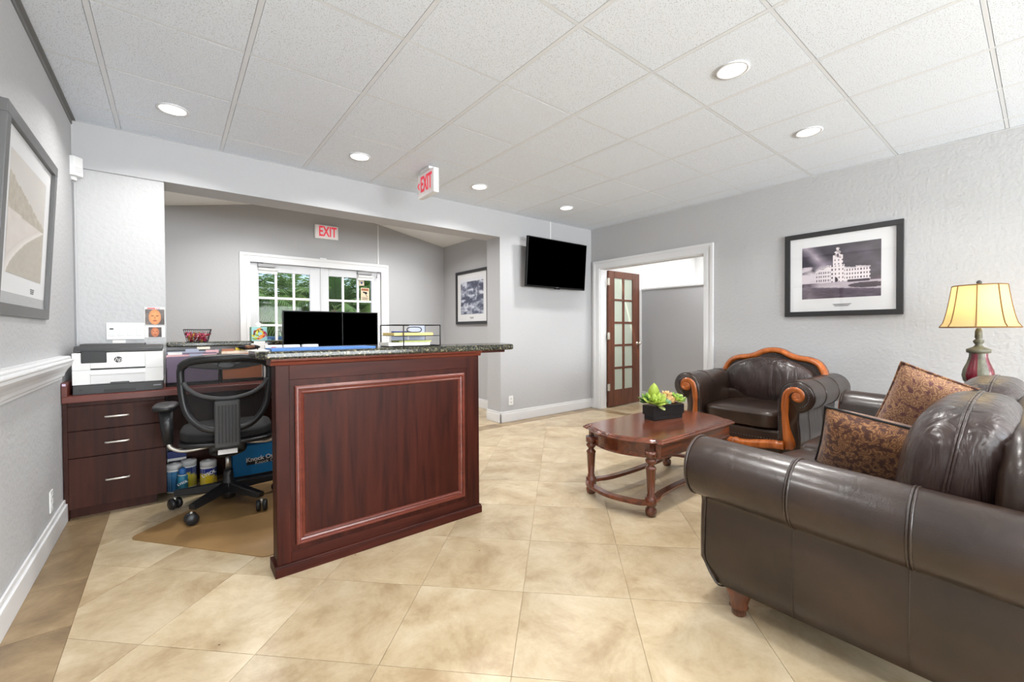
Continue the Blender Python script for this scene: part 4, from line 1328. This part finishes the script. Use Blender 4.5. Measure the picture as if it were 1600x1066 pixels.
# letter tray with papers on the granite
tr = thing('letter_tray', 'black wire two tier letter tray on the granite counter', 'letter tray', (1.09, 2.36, 1.052))
m = MB()
W_, D_, H_ = .115, .12, .125
rot = 0
def T(x, y, z): return (x, y, z)
for z in (.004, H_):
    m.tube([(-W_, -D_ + .04, z), (W_ + .06, -D_ + .04, z), (W_ + .06, D_, z), (-W_, D_, z)], .0032, 6, closed=True)
m.tube([(-W_, -D_ + .04, .062), (W_ + .06, -D_ + .04, .062)], .002, 6).tube([(W_ + .06, -D_ + .04, .062), (W_ + .06, D_, .062)], .002, 6)
for (x, y) in ((-W_, D_), (W_ + .06, D_), (W_ + .06, -D_ + .04), (-.06, -D_ + .04)):
    m.tube([(x, y, .004), (x, y, H_)], .0034, 6)
m.tube([(.005 + .045 * math.copysign(abs(math.cos(2 * PI * i / 24)) ** .5, math.cos(2 * PI * i / 24)), -D_ + .037, .098 + .015 * math.sin(2 * PI * i / 24)) for i in range(24)], .0028, 6, closed=True)
m.build('wire_frame', 'black', tr)
MB().box(-W_, W_ + .06, -D_ + .04, D_, .003, .005).box(-W_, W_ + .06, -D_ + .042, D_, .062, .064).build('tray_floor', 'sorter', tr)
MB().box(W_ - .05, W_ + .058, D_ - .004, D_ - .002, .005, H_).box(-.05, W_ - .06, D_ - .004, D_ - .002, .005, .08).build('back_plate', 'blueg', tr)
def sheet(name, label, loc, w, d, t, mat, rz, grp=None, cat='paper'):
    o = MB().box(-w / 2, w / 2, -d / 2, d / 2, 0, t).build(name, mat, None, bevel=.0005, seg=1)
    o.location = loc; o.rotation_euler = (0, 0, rz)
    return tag(o, label, cat, grp)
sheet('envelope', 'manila envelopes lying in the upper level of the wire tray', (1.10, 2.37, 1.1165), .25, .15, .016, 'manila', .04)
sheet('envelope', 'pale green folder lying in the lower level of the wire tray', (1.12, 2.37, 1.078), .20, .13, .008, 'ygreen', -.05)
sheet('paper_stack', 'white papers in the lower level of the wire tray', (1.08, 2.375, 1.0575), .26, .14, .019, 'paper', .02)
pn = thing('pen', 'dark blue ballpoint pen lying on the manila envelopes', 'pen', (1.04, 2.33, 1.1375))
MB().tube([(-.06, 0, 0), (.05, .005, 0), (.062, .006, 0)], [.0042, .0042, .0012], 8).build('barrel', 'blue_dk', pn)
MB().tube([(-.055, .004, .004), (-.02, .006, .004)], .0012, 5).build('clip', 'silver', pn)
sheet('blue_folder', 'flat blue folder lying along the granite counter in front of the monitors', (.615, 2.36, 1.052), .50, .17, .010, 'blue', 0, cat='folder')
sheet('paper_sheet', 'white sheet lying on the left end of the granite counter', (.345, 2.38, 1.052), .12, .14, .002, 'paper', .1)
for i, (x, lb) in enumerate(((.385, 'leftmost small white card box, with a red mark, behind the blue folder'), (.470, 'middle one of three small white card boxes behind the blue folder'), (.560, 'rightmost of three small white card boxes behind the blue folder'))):
    t = thing('card_box', lb, 'card box', (x + .02, 2.475, 1.052), group='small white card boxes on the counter')
    MB().box(-.038, .038, -.02, .02, 0, .019).build('box', 'paper', t, bevel=.001)
    MB().box(-.037, .037, -.019, .019, .019, .022).build('lid', 'offwhite', t)
    if i == 0:
        MB().box(-.012, .010, -.0208, -.020, .006, .013).build('red_mark', 'text_red', t)

# basket of sweets and tissue box on the ledge
bs = thing('wire_basket', 'small black wire basket heaped with wrapped sweets on the ledge', 'basket', (.157, 4.20, 1.064))
m = MB()
def ring(w, d, z, r):
    m.tube([(-w, -d, z), (w, -d, z), (w, d, z), (-w, d, z)], r, 6, closed=True)
ring(.066, .05, .003, .002); ring(.072, .055, .035, .0015); ring(.080, .062, .07, .0015); ring(.088, .07, .098, .003)
for i in range(15):
    t = -1 + 2 * i / 14
    for s in (-1, 1):
        m.tube([(t * .066, s * .05, .003), (t * .088, s * .07, .098)], .0013, 5)
        m.tube([(s * .066, t * .05, .003), (s * .088, t * .07, .098)], .0013, 5)
m.build('wire_body', 'black', bs)
MB().box(-.066, .066, -.05, .05, .001, .003).build('bottom', 'sorter', bs)
cols = ['magenta', 'crimson', 'hotpink', 'gold', 'pink', 'crimson', 'magenta']
names = {'magenta': 'magenta', 'crimson': 'dark red', 'hotpink': 'bright pink', 'gold': 'gold', 'pink': 'pale pink'}
for i in range(42):
    a = hsh(i, 1); b = hsh(i, 2); lay_ = i // 14
    x = (-.055 + .11 * a) * (1 + .12 * lay_); y = (-.040 + .08 * b) * (1 + .1 * lay_)
    z = 1.064 + .014 + .020 * lay_ + .006 * hsh(i, 5)
    cc = cols[i % 7]
    o = MB().rbox(0, 0, 0, .013, .009, .008, 2.5, 4).tube([(-.022, 0, 0), (-.012, 0, 0)], [.008, .002], 6).tube([(.012, 0, 0), (.022, 0, 0)], [.002, .008], 6).build('sweet', cc)
    o.location = (.157 + x, 4.20 + y, z); o.rotation_euler = (hsh(i, 6) * 3, hsh(i, 7) * 3, hsh(i, 8) * 6)
    tag(o, 'wrapped sweet in %s foil heaped in the wire basket' % names[cc], 'sweet', '%s sweets in the wire basket' % names[cc])
tb = thing('tissue_box', 'square tissue box printed with coloured leaves on the ledge by the entrance doors', 'tissue box', (.578, 4.21, 1.064))
MB().box(-.058, .058, -.055, .055, 0, .118).build('carton', 'mint', tb, bevel=.002)
def leafy(u, v):
    best = (150, 196, 200)
    for k in range(26):
        a = k * 2.4; r_ = .16 + .36 * hsh(k, 9)
        cx, cy = .5 + r_ * math.cos(a), .5 + r_ * math.sin(a)
        dx, dy = u - cx, v - cy
        th = a + 1.2 + hsh(k, 3)
        p, q2 = dx * math.cos(th) + dy * math.sin(th), -dx * math.sin(th) + dy * math.cos(th)
        if (p / .17) ** 2 + (q2 / .06) ** 2 < 1:
            best = [(206, 200, 40), (150, 30, 80), (230, 140, 50), (120, 150, 40), (190, 40, 40), (90, 60, 30)][int(hsh(k, 4) * 6)]
    return best
printed('leaf_print', .112, .112, 40, 40, leafy, tb, (0, -.0556, .059))
MB().rbox(.0, 0, .135, .022, .016, .024, 2.0, 6, fn=lambda x, y, z: (x * (1 + .3 * math.sin(5 * z)), y, z)).build('tissue', 'paper', tb)

# ------------------------------------------------------------------ under the desk
def canister(x, y, r, h, cols_, label, band):
    t = thing('wipes_canister', label, 'canister', (x, y, .0045), group='cleaning wipes canisters under the desk')
    MB().lathe([(r, 0), (r, h * .80), (r * .97, h * .82)], n=24).build('tub', cols_[0], t)
    MB().lathe([(r * 1.01, h * .80), (r * 1.02, h * .97), (r * .9, h), (r * .3, h), (r * .25, h * 1.03), (.0001, h * 1.03)], n=24).build('lid', 'offwhite', t)
    # printed wrap: slanted colour field
    vs, fs, cs = [], [], []
    n, kk = 28, 10
    for j in range(kk + 1):
        for i in range(n):
            a = 2 * PI * i / n
            vs.append((r * 1.004 * math.cos(a), r * 1.004 * math.sin(a), h * (.05 + .70 * j / kk)))
            f = j / kk + .22 * math.sin(a + .6)
            cs.append(S(*(band[0] if f < .55 else band[1])))
    for j in range(kk):
        for i in range(n):
            fs.append((j * n + i, j * n + (i + 1) % n, (j + 1) * n + (i + 1) % n, (j + 1) * n + i))
    me = bpy.data.meshes.new('wrap'); me.from_pydata(vs, [], fs)
    at = me.attributes.new('ink', 'FLOAT_COLOR', 'POINT'); at.data.foreach_set('color', [c for q2 in cs for c in q2])
    me.materials.append(M['ink_gloss'])
    o = bpy.data.objects.new('printed_wrap', me); COL.objects.link(o); o.parent = t
    return t
c_a = canister(.195, 3.80, .050, .205, ['paper'], 'yellow and blue wipes canister, the big one nearest the chair', ((236, 206, 40), (28, 44, 130)))
text('lettering', 'LYSOL', .030, (0, -.0515, .118), (PI / 2, 0, 0), 'text_white', c_a, ext=.0006, bold=.001).rotation_euler = (PI / 2, -.35, 0)
canister(.085, 3.93, .046, .20, ['paper'], 'yellow wipes canister standing at the back between the others', ((214, 196, 60), (40, 60, 120)))
canister(.0, 3.88, .046, .20, ['paper'], 'blue wipes canister beside the drawer unit', ((36, 96, 140), (60, 120, 160)))
sp = thing('spray_can', 'teal disinfectant spray can in front of the canisters', 'spray can', (.045, 3.79, .0045))
MB().lathe([(.029, 0), (.031, .004), (.031, .120), (.027, .132), (.018, .138)], n=22).build('can', 'teal', sp)
MB().lathe([(.021, .138), (.023, .142), (.022, .170), (.014, .182), (.0001, .184)], n=18).build('cap', 'blue', sp)
MB().lathe([(.0275, .130), (.0275, .136)], n=22).build('collar', 'offwhite', sp)
text('lettering', 'LYSOL', .021, (0, -.0322, .082), (PI / 2, -.35, 0), 'text_white', sp, ext=.0006, bold=.0008)
wb_ = thing('paper_carton', 'white printed carton beside the drawer unit under the desk', 'box', (-.003, 3.99, 0))
MB().box(-.035, .075, 0, .09, 0, .265).build('carton', 'paper', wb_, bevel=.001)
MB().box(-.0352, .0752, -.0008, .05, .215, .2655).build('dark_label', 'blue_dk', wb_)
for k in range(3):
    MB().box(-.03, .04 - .015 * k, -.001, 0, .185 - .018 * k, .195 - .018 * k).build('print_line', 'text_black', wb_)
bb = thing('blue_carton', 'blue cardboard box lettered in white standing under the desk', 'box', (.66, 3.86, 0))
MB().box(-.31, .26, 0, .22, .025, .255).build('carton', 'blue_box', bb, bevel=.002)
MB().box(-.315, .265, -.004, .224, .0, .028).build('black_tray', 'black', bb, bevel=.002)
MB().box(-.22, .26, -.0008, .0005, .105, .15).build('black_stripe', 'text_black', bb)
text('lettering', 'Knock Out Pri', .046, (-.225, -.0012, .142), (PI / 2, -.05, 0), 'text_white', bb, ext=.0005, align='LEFT', bold=.0012)
text('lettering', 'Knock Out', .036, (-.165, -.0012, .112), (PI / 2, -.05, 0), 'text_white', bb, ext=.0005, align='LEFT')
bg = thing('brown_bag', 'crumpled brown paper bag on top of the blue box', 'bag', (.64, 3.97, .256))
MB().rbox(0, 0, .035, .20, .075, .035, 3, 10, fn=lambda x, y, z: (x + .06 * math.sin(9 * y), y + .1 * math.sin(7 * x), z * (1 + .3 * math.sin(8 * x + 3 * y)) if z > 0 else z)).build('bag', 'brown', bg)

# ------------------------------------------------------------------ pictures on the walls
def picture(loc, rz, w, h, fw, fmat, label, pw, ph, oz, fn, nx, ny, cap, tilt=0.0, grp=None):
    t = thing('framed_picture', label, 'picture', loc, rz, grp)
    t.rotation_euler = (tilt, 0, rz)
    m = MB()
    d = .030
    for (x0, x1, z0, z1) in ((-w / 2, w / 2, h / 2 - fw, h / 2), (-w / 2, w / 2, -h / 2, -h / 2 + fw), (-w / 2, -w / 2 + fw, -h / 2 + fw, h / 2 - fw), (w / 2 - fw, w / 2, -h / 2 + fw, h / 2 - fw)):
        m.box(x0, x1, -d, -.002, z0, z1)
    m.build('frame', fmat, t, bevel=.002)
    MB().box(-w / 2 + fw, w / 2 - fw, -.014, -.004, -h / 2 + fw, h / 2 - fw).build('mat_board', 'matboard', t)
    printed('print', pw, ph, nx, ny, fn, t, (0, -.0148, oz))
    MB().box(-w / 2 + fw, w / 2 - fw, -.0205, -.019, -h / 2 + fw, h / 2 - fw).build('glazing', 'picglass', t)
    c = MB()
    cx, cz, cw_, ch = cap
    for k in range(3):
        c.box(cx - cw_ / 2 * (1 - .1 * k), cx + cw_ / 2 * (1 - .15 * k), -.0152, -.014, cz + ch * (.30 - .3 * k), cz + ch * (.48 - .3 * k))
    c.build('caption', 'text_grey', t)
    return t

def tower_print(u, v):
    c = lerp((52, 46, 60), (84, 80, 82), u * 1.1)
    n = fbm(u * 5 + 2, v * 5)
    # slanted cloud and heaps low at the left
    dl = (v - (1.08 - 1.5 * u))
    if u < .5: c = lerp(c, (190, 178, 190), max(0, 1.0 - abs(dl) * 4.2) * (.3 + 1.2 * n))
    if u < .42 and v < .62: c = lerp(c, (214, 204, 210), max(0, min(1, (n - .34 + (.50 - v) * .8) * 5)) * max(0, min(1, (.5 - u) * 6)))
    c = lerp(c, (140, 126, 146), max(0, fbm(u * 3, v * 6, 4) - .5) * 1.4)
    wh = (236, 226, 228); dk_ = (70, 58, 70)
    hor = .30
    if v < hor + .05 and u > .86: c = lerp((74, 62, 70), (120, 106, 112), fbm(u * 30, v * 30))
    def win(x0, dx, z0, dz, w_, h_):
        a, b = (u - x0) % dx, (v - z0) % dz
        return a < w_ and b < h_
    if .185 < u < .42:
        top = .56 + (u - .185) * .30 + .012 * math.sin(u * 60)
        if hor - .01 < v < top:
            c = lerp(wh, (196, 186, 194), (.42 - u) * 2)
            if v < top - .08 and win(.20, .030, .32, .075, .012, .038): c = dk_
            if top - .025 < v < top - .012: c = (120, 106, 116)
    if .565 < u < .875:
        top = .565 - (u - .565) * .16 + (.03 if u > .70 else 0)
        if hor < v < top:
            c = wh
            if win(.59, .034, .345, .07, .014, .036) and v < .53: c = dk_
            if top - .02 < v < top - .01: c = (170, 156, 164)
    if .385 < u < .565 and hor - .02 < v < .62:
        c = lerp(wh, (206, 196, 202), max(0, (.46 - u) * 5))
        if win(.40, .045, .36, .075, .014, .036): c = dk_
    if .415 < u < .545 and .6 < v < .74:
        c = wh
        if win(.44, .045, .62, .07, .012, .03): c = dk_
    if v >= .74:
        hw_ = .050 * (1 - (v - .74) / .21) + .010 * math.sin(v * 90)
        if v < .94 and abs(u - .478) < hw_ + .008:
            c = lerp(wh, (170, 156, 160), .5 + .5 * math.sin(v * 70 + u * 60))
            if abs(u - .478) < .01 and .76 < v < .83: c = dk_
        for q2 in (.425, .535):
            if abs(u - q2) < .010 and v < .80: c = wh
    if ((u - .462) / .020) ** 2 + ((v - .33) / .055) ** 2 < 1: c = (56, 46, 56)
    if v < hor:
        c = lerp((176, 162, 172), (204, 194, 200), fbm(u * 14, v * 60))
        lo = .235 - .10 * u
        if v < lo: c = lerp((58, 48, 60), (112, 98, 112), fbm(u * 8, v * 40, 2) * 1.1)
        if ((u - .85) / .24) ** 2 + ((v - .215) / .05) ** 2 < 1: c = lerp((60, 52, 58), (96, 84, 90), fbm(u * 30, v * 60))
        c = lerp(c, lerp((66, 56, 66), (150, 138, 148), fbm(u * 20, v * 30)), max(0, min(1, (.24 - u) * 8)))
    if u > .60 and .285 < v < .325 and u < .87: c = lerp((58, 50, 56), (88, 76, 84), fbm(u * 40, v * 40))
    return c
def beach_print(u, v):
    c = lerp((222, 218, 213), (206, 201, 194), fbm(u * 3, v * 3))
    tree_top = .80 - .28 * u + .05 * fbm(u * 22, 3)
    sand_top = .52 - .02 * u
    if v < tree_top and v > sand_top:
        c = lerp((170, 160, 142), (206, 198, 182), fbm(u * 24, v * 24, 2))
    if v <= sand_top:
        c = lerp((214, 206, 198), (228, 221, 214), fbm(u * 8, v * 20, 5))
        e = .04 + .94 * (v / sand_top) ** 1.5 + .03 * (fbm(v * 12, 2) - .5)
        if u > e: c = lerp((182, 174, 160), (198, 190, 176), fbm(u * 14, v * 40, 7))
        elif u > e - .16: c = lerp((240, 236, 231), (214, 206, 198), (e - u) / .16)
    return c
def aerial_print(u, v):
    if v > .93 - .03 * fbm(u * 9, 1): return (226, 228, 234)
    y = v ** .8
    n = fbm(u * 9 + 4 * fbm(u * 3, y * 3, 9), y * 11, 3)
    st = math.sin(26 * (y + .35 * u + .10 * fbm(u * 4, y * 4)))
    k = (n - .33) * 2.4 + .22 * st
    if .42 < v < .47 + .05 * u: k -= .5
    return lerp((62, 68, 92), (214, 218, 230), k)
picture((XR - .001, 1.188, 1.662), -PI / 2, .885, .802, .046, 'frame_black', 'black framed purple toned photograph of a white tower building above the armchair', .593, .495, .012, tower_print, 150, 112, (.02, -.305, .14, .03))
picture((XL + .003, 2.885, 1.622), PI / 2, .89, .815, .050, 'frame_silver', 'pewter framed pale sepia beach print on the left wall', .60, .50, .02, beach_print, 90, 76, (.15, -.285, .07, .03), .055)
picture((3.549, 5.395, 1.645), -PI / 2, .89, .815, .042, 'frame_black', 'black framed blue aerial view hanging in the entrance, partly behind the wall end', .62, .545, .015, aerial_print, 84, 76, (.0, -.315, .11, .03))

# ------------------------------------------------------------------ television
tv = thing('television', 'flat black television tilted on a bracket on the back wall', 'television', (3.99, 4.035, 1.69))
tv.rotation_euler = (math.radians(4), 0, 0)
MB().box(-.54, .54, 0, .035, 0, .628).box(-.40, .40, .035, .062, .06, .46).build('casing', 'bezel', tv, bevel=.004)
MB().box(-.528, .528, -.0012, .001, .022, .616).build('screen', 'screen', tv)
MB().box(-.05, .05, -.003, .010, -.010, .006).build('sensor_bar', 'bezel', tv, bevel=.002)
MB().box(-.022, .022, -.0012, .0, .007, .013).build('maker_mark', 'text_grey', tv)
MB().box(-.20, .20, .062, .105, .18, .40).build('wall_bracket', 'grey_dark', tv)

# ------------------------------------------------------------------ exit signs
def exit_letters(t, y, sx, chevron):
    text('lettering', 'EXIT', .192, (.012 if not chevron else .014, y, 0), (PI / 2, 0, 0), 'red', t, sx=sx, ext=.0015, bold=.004)
    if chevron:
        MB().tube([(-.118, y, .028), (-.140, y, 0), (-.118, y, -.028)], .0065, 4).build('chevron', 'red', t)
ex1 = thing('exit_sign', 'white exit sign with red letters on the gable wall above the glazed doors', 'exit sign', (1.690, 6.262, 2.512))
MB().box(-.155, .155, -.048, 0, -.094, .094).build('housing', 'plate', ex1, bevel=.006, seg=3)
MB().box(-.146, .146, -.0495, -.047, -.086, .086).build('face', 'signface', ex1)
exit_letters(ex1, -.0515, .60, False)
ex2 = thing('exit_sign', 'white exit sign with a red left arrow hanging edge-on from the tiled ceiling', 'exit sign', (1.80, 3.49, 2.468), -PI / 2)
MB().box(-.152, .152, -.0, .052, -.108, .108).build('housing', 'plate', ex2, bevel=.006, seg=3)
MB().box(-.144, .144, -.0015, .001, -.100, .100).build('face', 'signface', ex2)
MB().box(-.085, .085, -.012, .064, .108, .135).build('ceiling_canopy', 'plate', ex2, bevel=.004)
exit_letters(ex2, -.0035, .54, True)

# ------------------------------------------------------------------ small wall fittings
ms = thing('motion_detector', 'white motion detector in the corner over the printer', 'detector', (-.492, 4.125, 2.185), PI / 4)
MB().prism([(-.026, -.012), (.026, -.012), (.045, .012), (.045, .055), (-.045, .055), (-.045, .012)], .025, .155, 'z').prism([(-.012, .018), (.012, .018), (.036, .055), (-.036, .055)], 0, .025, 'z').build('body', 'plate', ms, bevel=.004)
MB().box(-.022, .022, -.0145, -.010, .05, .085).build('lens_window', 'offwhite', ms, bevel=.002)
cd = MB().box(-.005, .005, -.004, .006, 0, 1.13).build('wire_channel', 'wall', None, bevel=.002)
cd.location = (-.512, 4.172, 1.045); tag(cd, 'thin white cable channel running down the corner under the motion detector', 'cable channel')
cd = MB().box(-.010, .010, -.008, 0, 0, .245).build('wire_channel', 'offwhite', None, bevel=.002)
cd.location = (4.00, YB, 2.357); tag(cd, 'short grey cable channel between ceiling and television', 'cable channel')
cd = MB().box(-.010, .010, -.010, 0, 0, .585).build('wire_channel', 'offwhite', None, bevel=.002)
cd.location = (2.432, 6.263, 2.140); tag(cd, 'slim cable channel above the right end of the glazed doors', 'cable channel')
sw = thing('switch_plate', 'wide white light switch plate on the wall behind the printer', 'light switch', (-.264, YB + .007, 1.151))
MB().box(-.103, .103, -.007, 0, -.060, .060).build('plate', 'plate', sw, bevel=.003)
for i in range(4):
    x = -.075 + .050 * i
    MB().box(x - .016, x + .016, -.009, -.006, -.034, .034).build('rocker', 'offwhite', sw, bevel=.0015)
MB().box(-.085, -.065, -.0100, -.0088, .012, .022).build('dimmer_slot', 'grey_dark', sw)
nt_ = MB().box(-.035, .035, -.002, 0, -.02, .02).build('paper_note', 'paper', None)
nt_.location = (-.30, YB + .006, 1.068); tag(nt_, 'small white note taped to the wall under the light switches', 'note')
def face_print(seed, c1, c2, bg):
    def fn(u, v):
        if v > .90:
            return (205, 60, 60) if (seed == 1 and hsh(int(u * 22), 1) > .45 and .1 < u < .8 and .925 < v < .985) else (232, 226, 224)
        d = ((u - .5) / .32) ** 2 + ((v - .45) / .44) ** 2
        if d < 1:
            c = lerp(c1, c2, d * .8 + .3 * (fbm(u * 6, v * 6, seed) - .5))
            for ex in (.38, .62):
                if ((u - ex) / .075) ** 2 + ((v - .52) / .04) ** 2 < 1: c = lerp(c, (110, 56, 34), .7)
            if ((u - .5) / .13) ** 2 + ((v - .24) / .035) ** 2 < 1: c = lerp(c, (140, 60, 44), .7)
            if abs(u - .5) < .035 and .32 < v < .5: c = lerp(c, (180, 96, 60), .5)
            return c
        return lerp(bg, (70, 66, 66), fbm(u * 4, v * 4))
    return fn
for z0, z1, sd_, c1, c2, bg, lb in ((1.196, 1.330, 1, (224, 160, 108), (206, 134, 88), (150, 140, 136), 'upper small notice with an orange face and red heading by the light switches'),
                                  (1.104, 1.190, 2, (214, 142, 104), (160, 90, 62), (120, 106, 104), 'lower small white notice with a brown face by the light switches')):
    t = thing('face_notice', lb, 'notice', (-.100, YB + .007, (z0 + z1) / 2))
    MB().box(-.058, .058, -.0015, 0, -(z1 - z0) / 2, (z1 - z0) / 2).build('sheet', 'paper', t)
    k = .112 if sd_ == 1 else .076
    printed('portrait_print', k, (z1 - z0) * .96, 40, 48, face_print(sd_, c1, c2, bg), t, (0, -.0018, 0))
def outlet(loc, rz, label):
    t = thing('power_outlet', label, 'power outlet', loc, rz)
    MB().box(-.035, .035, -.006, 0, -.058, .058).build('plate', 'plate', t, bevel=.003)
    for z in (-.022, .022):
        s = MB().box(-.016, .016, -.008, -.005, z - .014, z + .014).build('socket', 'offwhite', t, bevel=.002)
        MB().box(-.007, -.005, -.0085, -.0075, z - .005, z + .006).box(.005, .007, -.0085, -.0075, z - .005, z + .006).build('slot', 'grey_dark', s)
outlet((3.308, YB, .262), 0, 'white power outlet low on the wall below the television')
outlet((XL, 3.35, .232), PI / 2, 'white power outlet low on the left wall beside the drawer unit')

# notices on the glazed door
wn = thing('warning_notice', 'small cream camera warning notice with an orange heading on the glazed door', 'notice', (2.245, 6.3035, 1.682))
MB().box(-.062, .062, -.0015, 0, -.098, .098).build('sheet', 'sticker_lit', wn)
MB().box(-.052, .052, -.0022, -.0014, .055, .088).build('orange_heading', 'orange', wn)
text('heading', 'WARNING', .023, (0, -.0026, .0715), (PI / 2, 0, 0), 'text_black', wn, sx=.85, ext=.0002)
ci = MB().lathe([(.018, -.0022), (.018, -.0014)], (.014, 0, .022), 18, axis='y')
ci.prism([(-.034, .028), (.012, .010), (.016, .036), (-.030, .044)], -.0022, -.0014, 'y').prism([(.006, .002), (.014, .002), (.036, -.028), (.028, -.032)], -.0022, -.0014, 'y')
ci.build('camera_symbol', 'text_black', wn)
m = MB()
for k in range(4):
    m.box(-.046, .046 - .012 * (k % 2), -.002, -.0014, -.082 + .012 * k, -.077 + .012 * k)
m.build('small_print', 'brown', wn)
st_ = thing('star_notice', 'little pale sheet with a dark star above the warning notice', 'notice', (2.196, 6.3035, 1.852))
MB().box(-.036, .036, -.0012, 0, -.040, .040).build('sheet', 'sticker_lit', st_)
star = [((.026 if k % 2 == 0 else .011) * math.sin(k * PI / 5), (.026 if k % 2 == 0 else .011) * math.cos(k * PI / 5)) for k in range(10)]
MB().prism(star[::-1], -.002, -.001, 'y').build('star', 'blue_dk', st_)

# ------------------------------------------------------------------ outside the entrance
structure(MB().box(-14, 18, 6.42, 26, -.14, -.10).build('ground', 'pave'), 'pale concrete paving outside the entrance', 'ground')
def palm(x, y, h, seed, label, matn, sc_=1.0):
    t = thing('palm_tree', label, 'palm', (x, y, -.10), seed * 1.3, group='palms outside the entrance')
    MB().lathe([(.14, 0), (.12, .3), (.115, h * .6), (.13, h)], n=12).build('trunk', 'trunk', t)
    def fronds(name, mat, n, el0, el1, L0, droop, zc):
        m = MB()
        for i in range(n):
            az = i * 2.39996 + seed
            el = math.radians(el0 + (el1 - el0) * hsh(i, seed)); L = L0 * (.8 + .4 * hsh(i, seed, 2))
            p = Vector((.05 * math.cos(az), .05 * math.sin(az), zc)); d = Vector((math.cos(az) * math.cos(el), math.sin(az) * math.cos(el), math.sin(el)))
            s = Vector((-math.sin(az), math.cos(az), 0))
            K = 14
            for k in range(K):
                q2 = p + d * L / K
                d = (d + Vector((0, 0, -droop / K))).normalized()
                m.add([tuple(p - s * .008), tuple(p + s * .008), tuple(q2 + s * .006), tuple(q2 - s * .006)], [(0, 1, 2, 3)])
                ll = .34 * math.sin(PI * (k + 1.2) / (K + 1.5)) * L0
                for sg in (-1, 1):
                    for jj in (0, .5):
                        b = p.lerp(q2, jj)
                        tip = b + s * sg * ll * .75 + d * ll * .55 + Vector((0, 0, -ll * .35 * (.5 + hsh(i, k))))
                        w_ = d * .017
                        m.add([tuple(b - w_), tuple(b + w_), tuple(tip)], [(0, 1, 2)])
                p = q2
        o = m.build(name, mat, t); o['kind'] = 'stuff'
    fronds('green_fronds', matn, 54, -15, 82, 1.2 * sc_, 1.3, h)
    fronds('dry_fronds', 'dead', 34, -78, -30, 1.0 * sc_, .6, h - .05)
spots = [(1.05, 9.9, 1.75, 'leftmost', 'leaf_out'), (1.95, 10.3, 1.85, 'second from the left', 'leaf_out2'), (2.8, 9.7, 1.7, 'third from the left', 'leaf_out'),
         (3.65, 10.2, 1.8, 'fourth from the left', 'leaf_out2'), (4.6, 9.9, 1.75, 'fifth from the left', 'leaf_out'), (5.6, 10.4, 1.9, 'rightmost', 'leaf_out')]
for i, (x, y, h, wd_, mt) in enumerate(spots):
    palm(x, y, h, i + 1, 'bushy green palm outside the glazed doors, %s in its row' % wd_, mt)
car = thing('parked_car', 'pale blue parked car outside, glimpsed low through the left glazed door', 'car', (1.3, 8.55, -.10))
sil = [(-2.1, .30), (2.1, .30), (2.15, .62), (1.9, .80), (1.15, .86), (.55, 1.30), (-.75, 1.33), (-1.45, .93), (-2.05, .85)]
car.scale = (1, 1, .88)
MB().prism(sil, -.80, .80, 'y').build('body', 'car', car, bevel=.06, seg=3)
MB().prism([(-1.25, .95), (.98, .92), (.50, 1.24), (-.68, 1.27)], -.808, .808, 'y').build('side_window', 'carglass', car, bevel=.01)
MB().box(-.12, -.06, -.812, .812, .9, 1.28).build('window_pillar', 'car', car)
for sx in (-1.35, 1.35):
    for y in (-.72, .72):
        MB().lathe([(.20, -.1), (.31, -.09), (.31, .09), (.20, .1)], (sx, y, .31), 24, axis='y').build('wheel', 'rubber', car)

# lettering turned into plain meshes, so that every word is an object of its own
bpy.context.view_layer.update()
dg = bpy.context.evaluated_depsgraph_get()
for o in [x for x in sc.objects if x.type == 'FONT']:
    me = bpy.data.meshes.new_from_object(o.evaluated_get(dg))
    me.name = o.name
    n_ = o.name
    w = bpy.data.objects.new('tmp', me)
    w.parent = o.parent; w.location = o.location; w.rotation_euler = o.rotation_euler; w.scale = o.scale
    COL.objects.link(w)
    bpy.data.objects.remove(o)
    w.name = n_
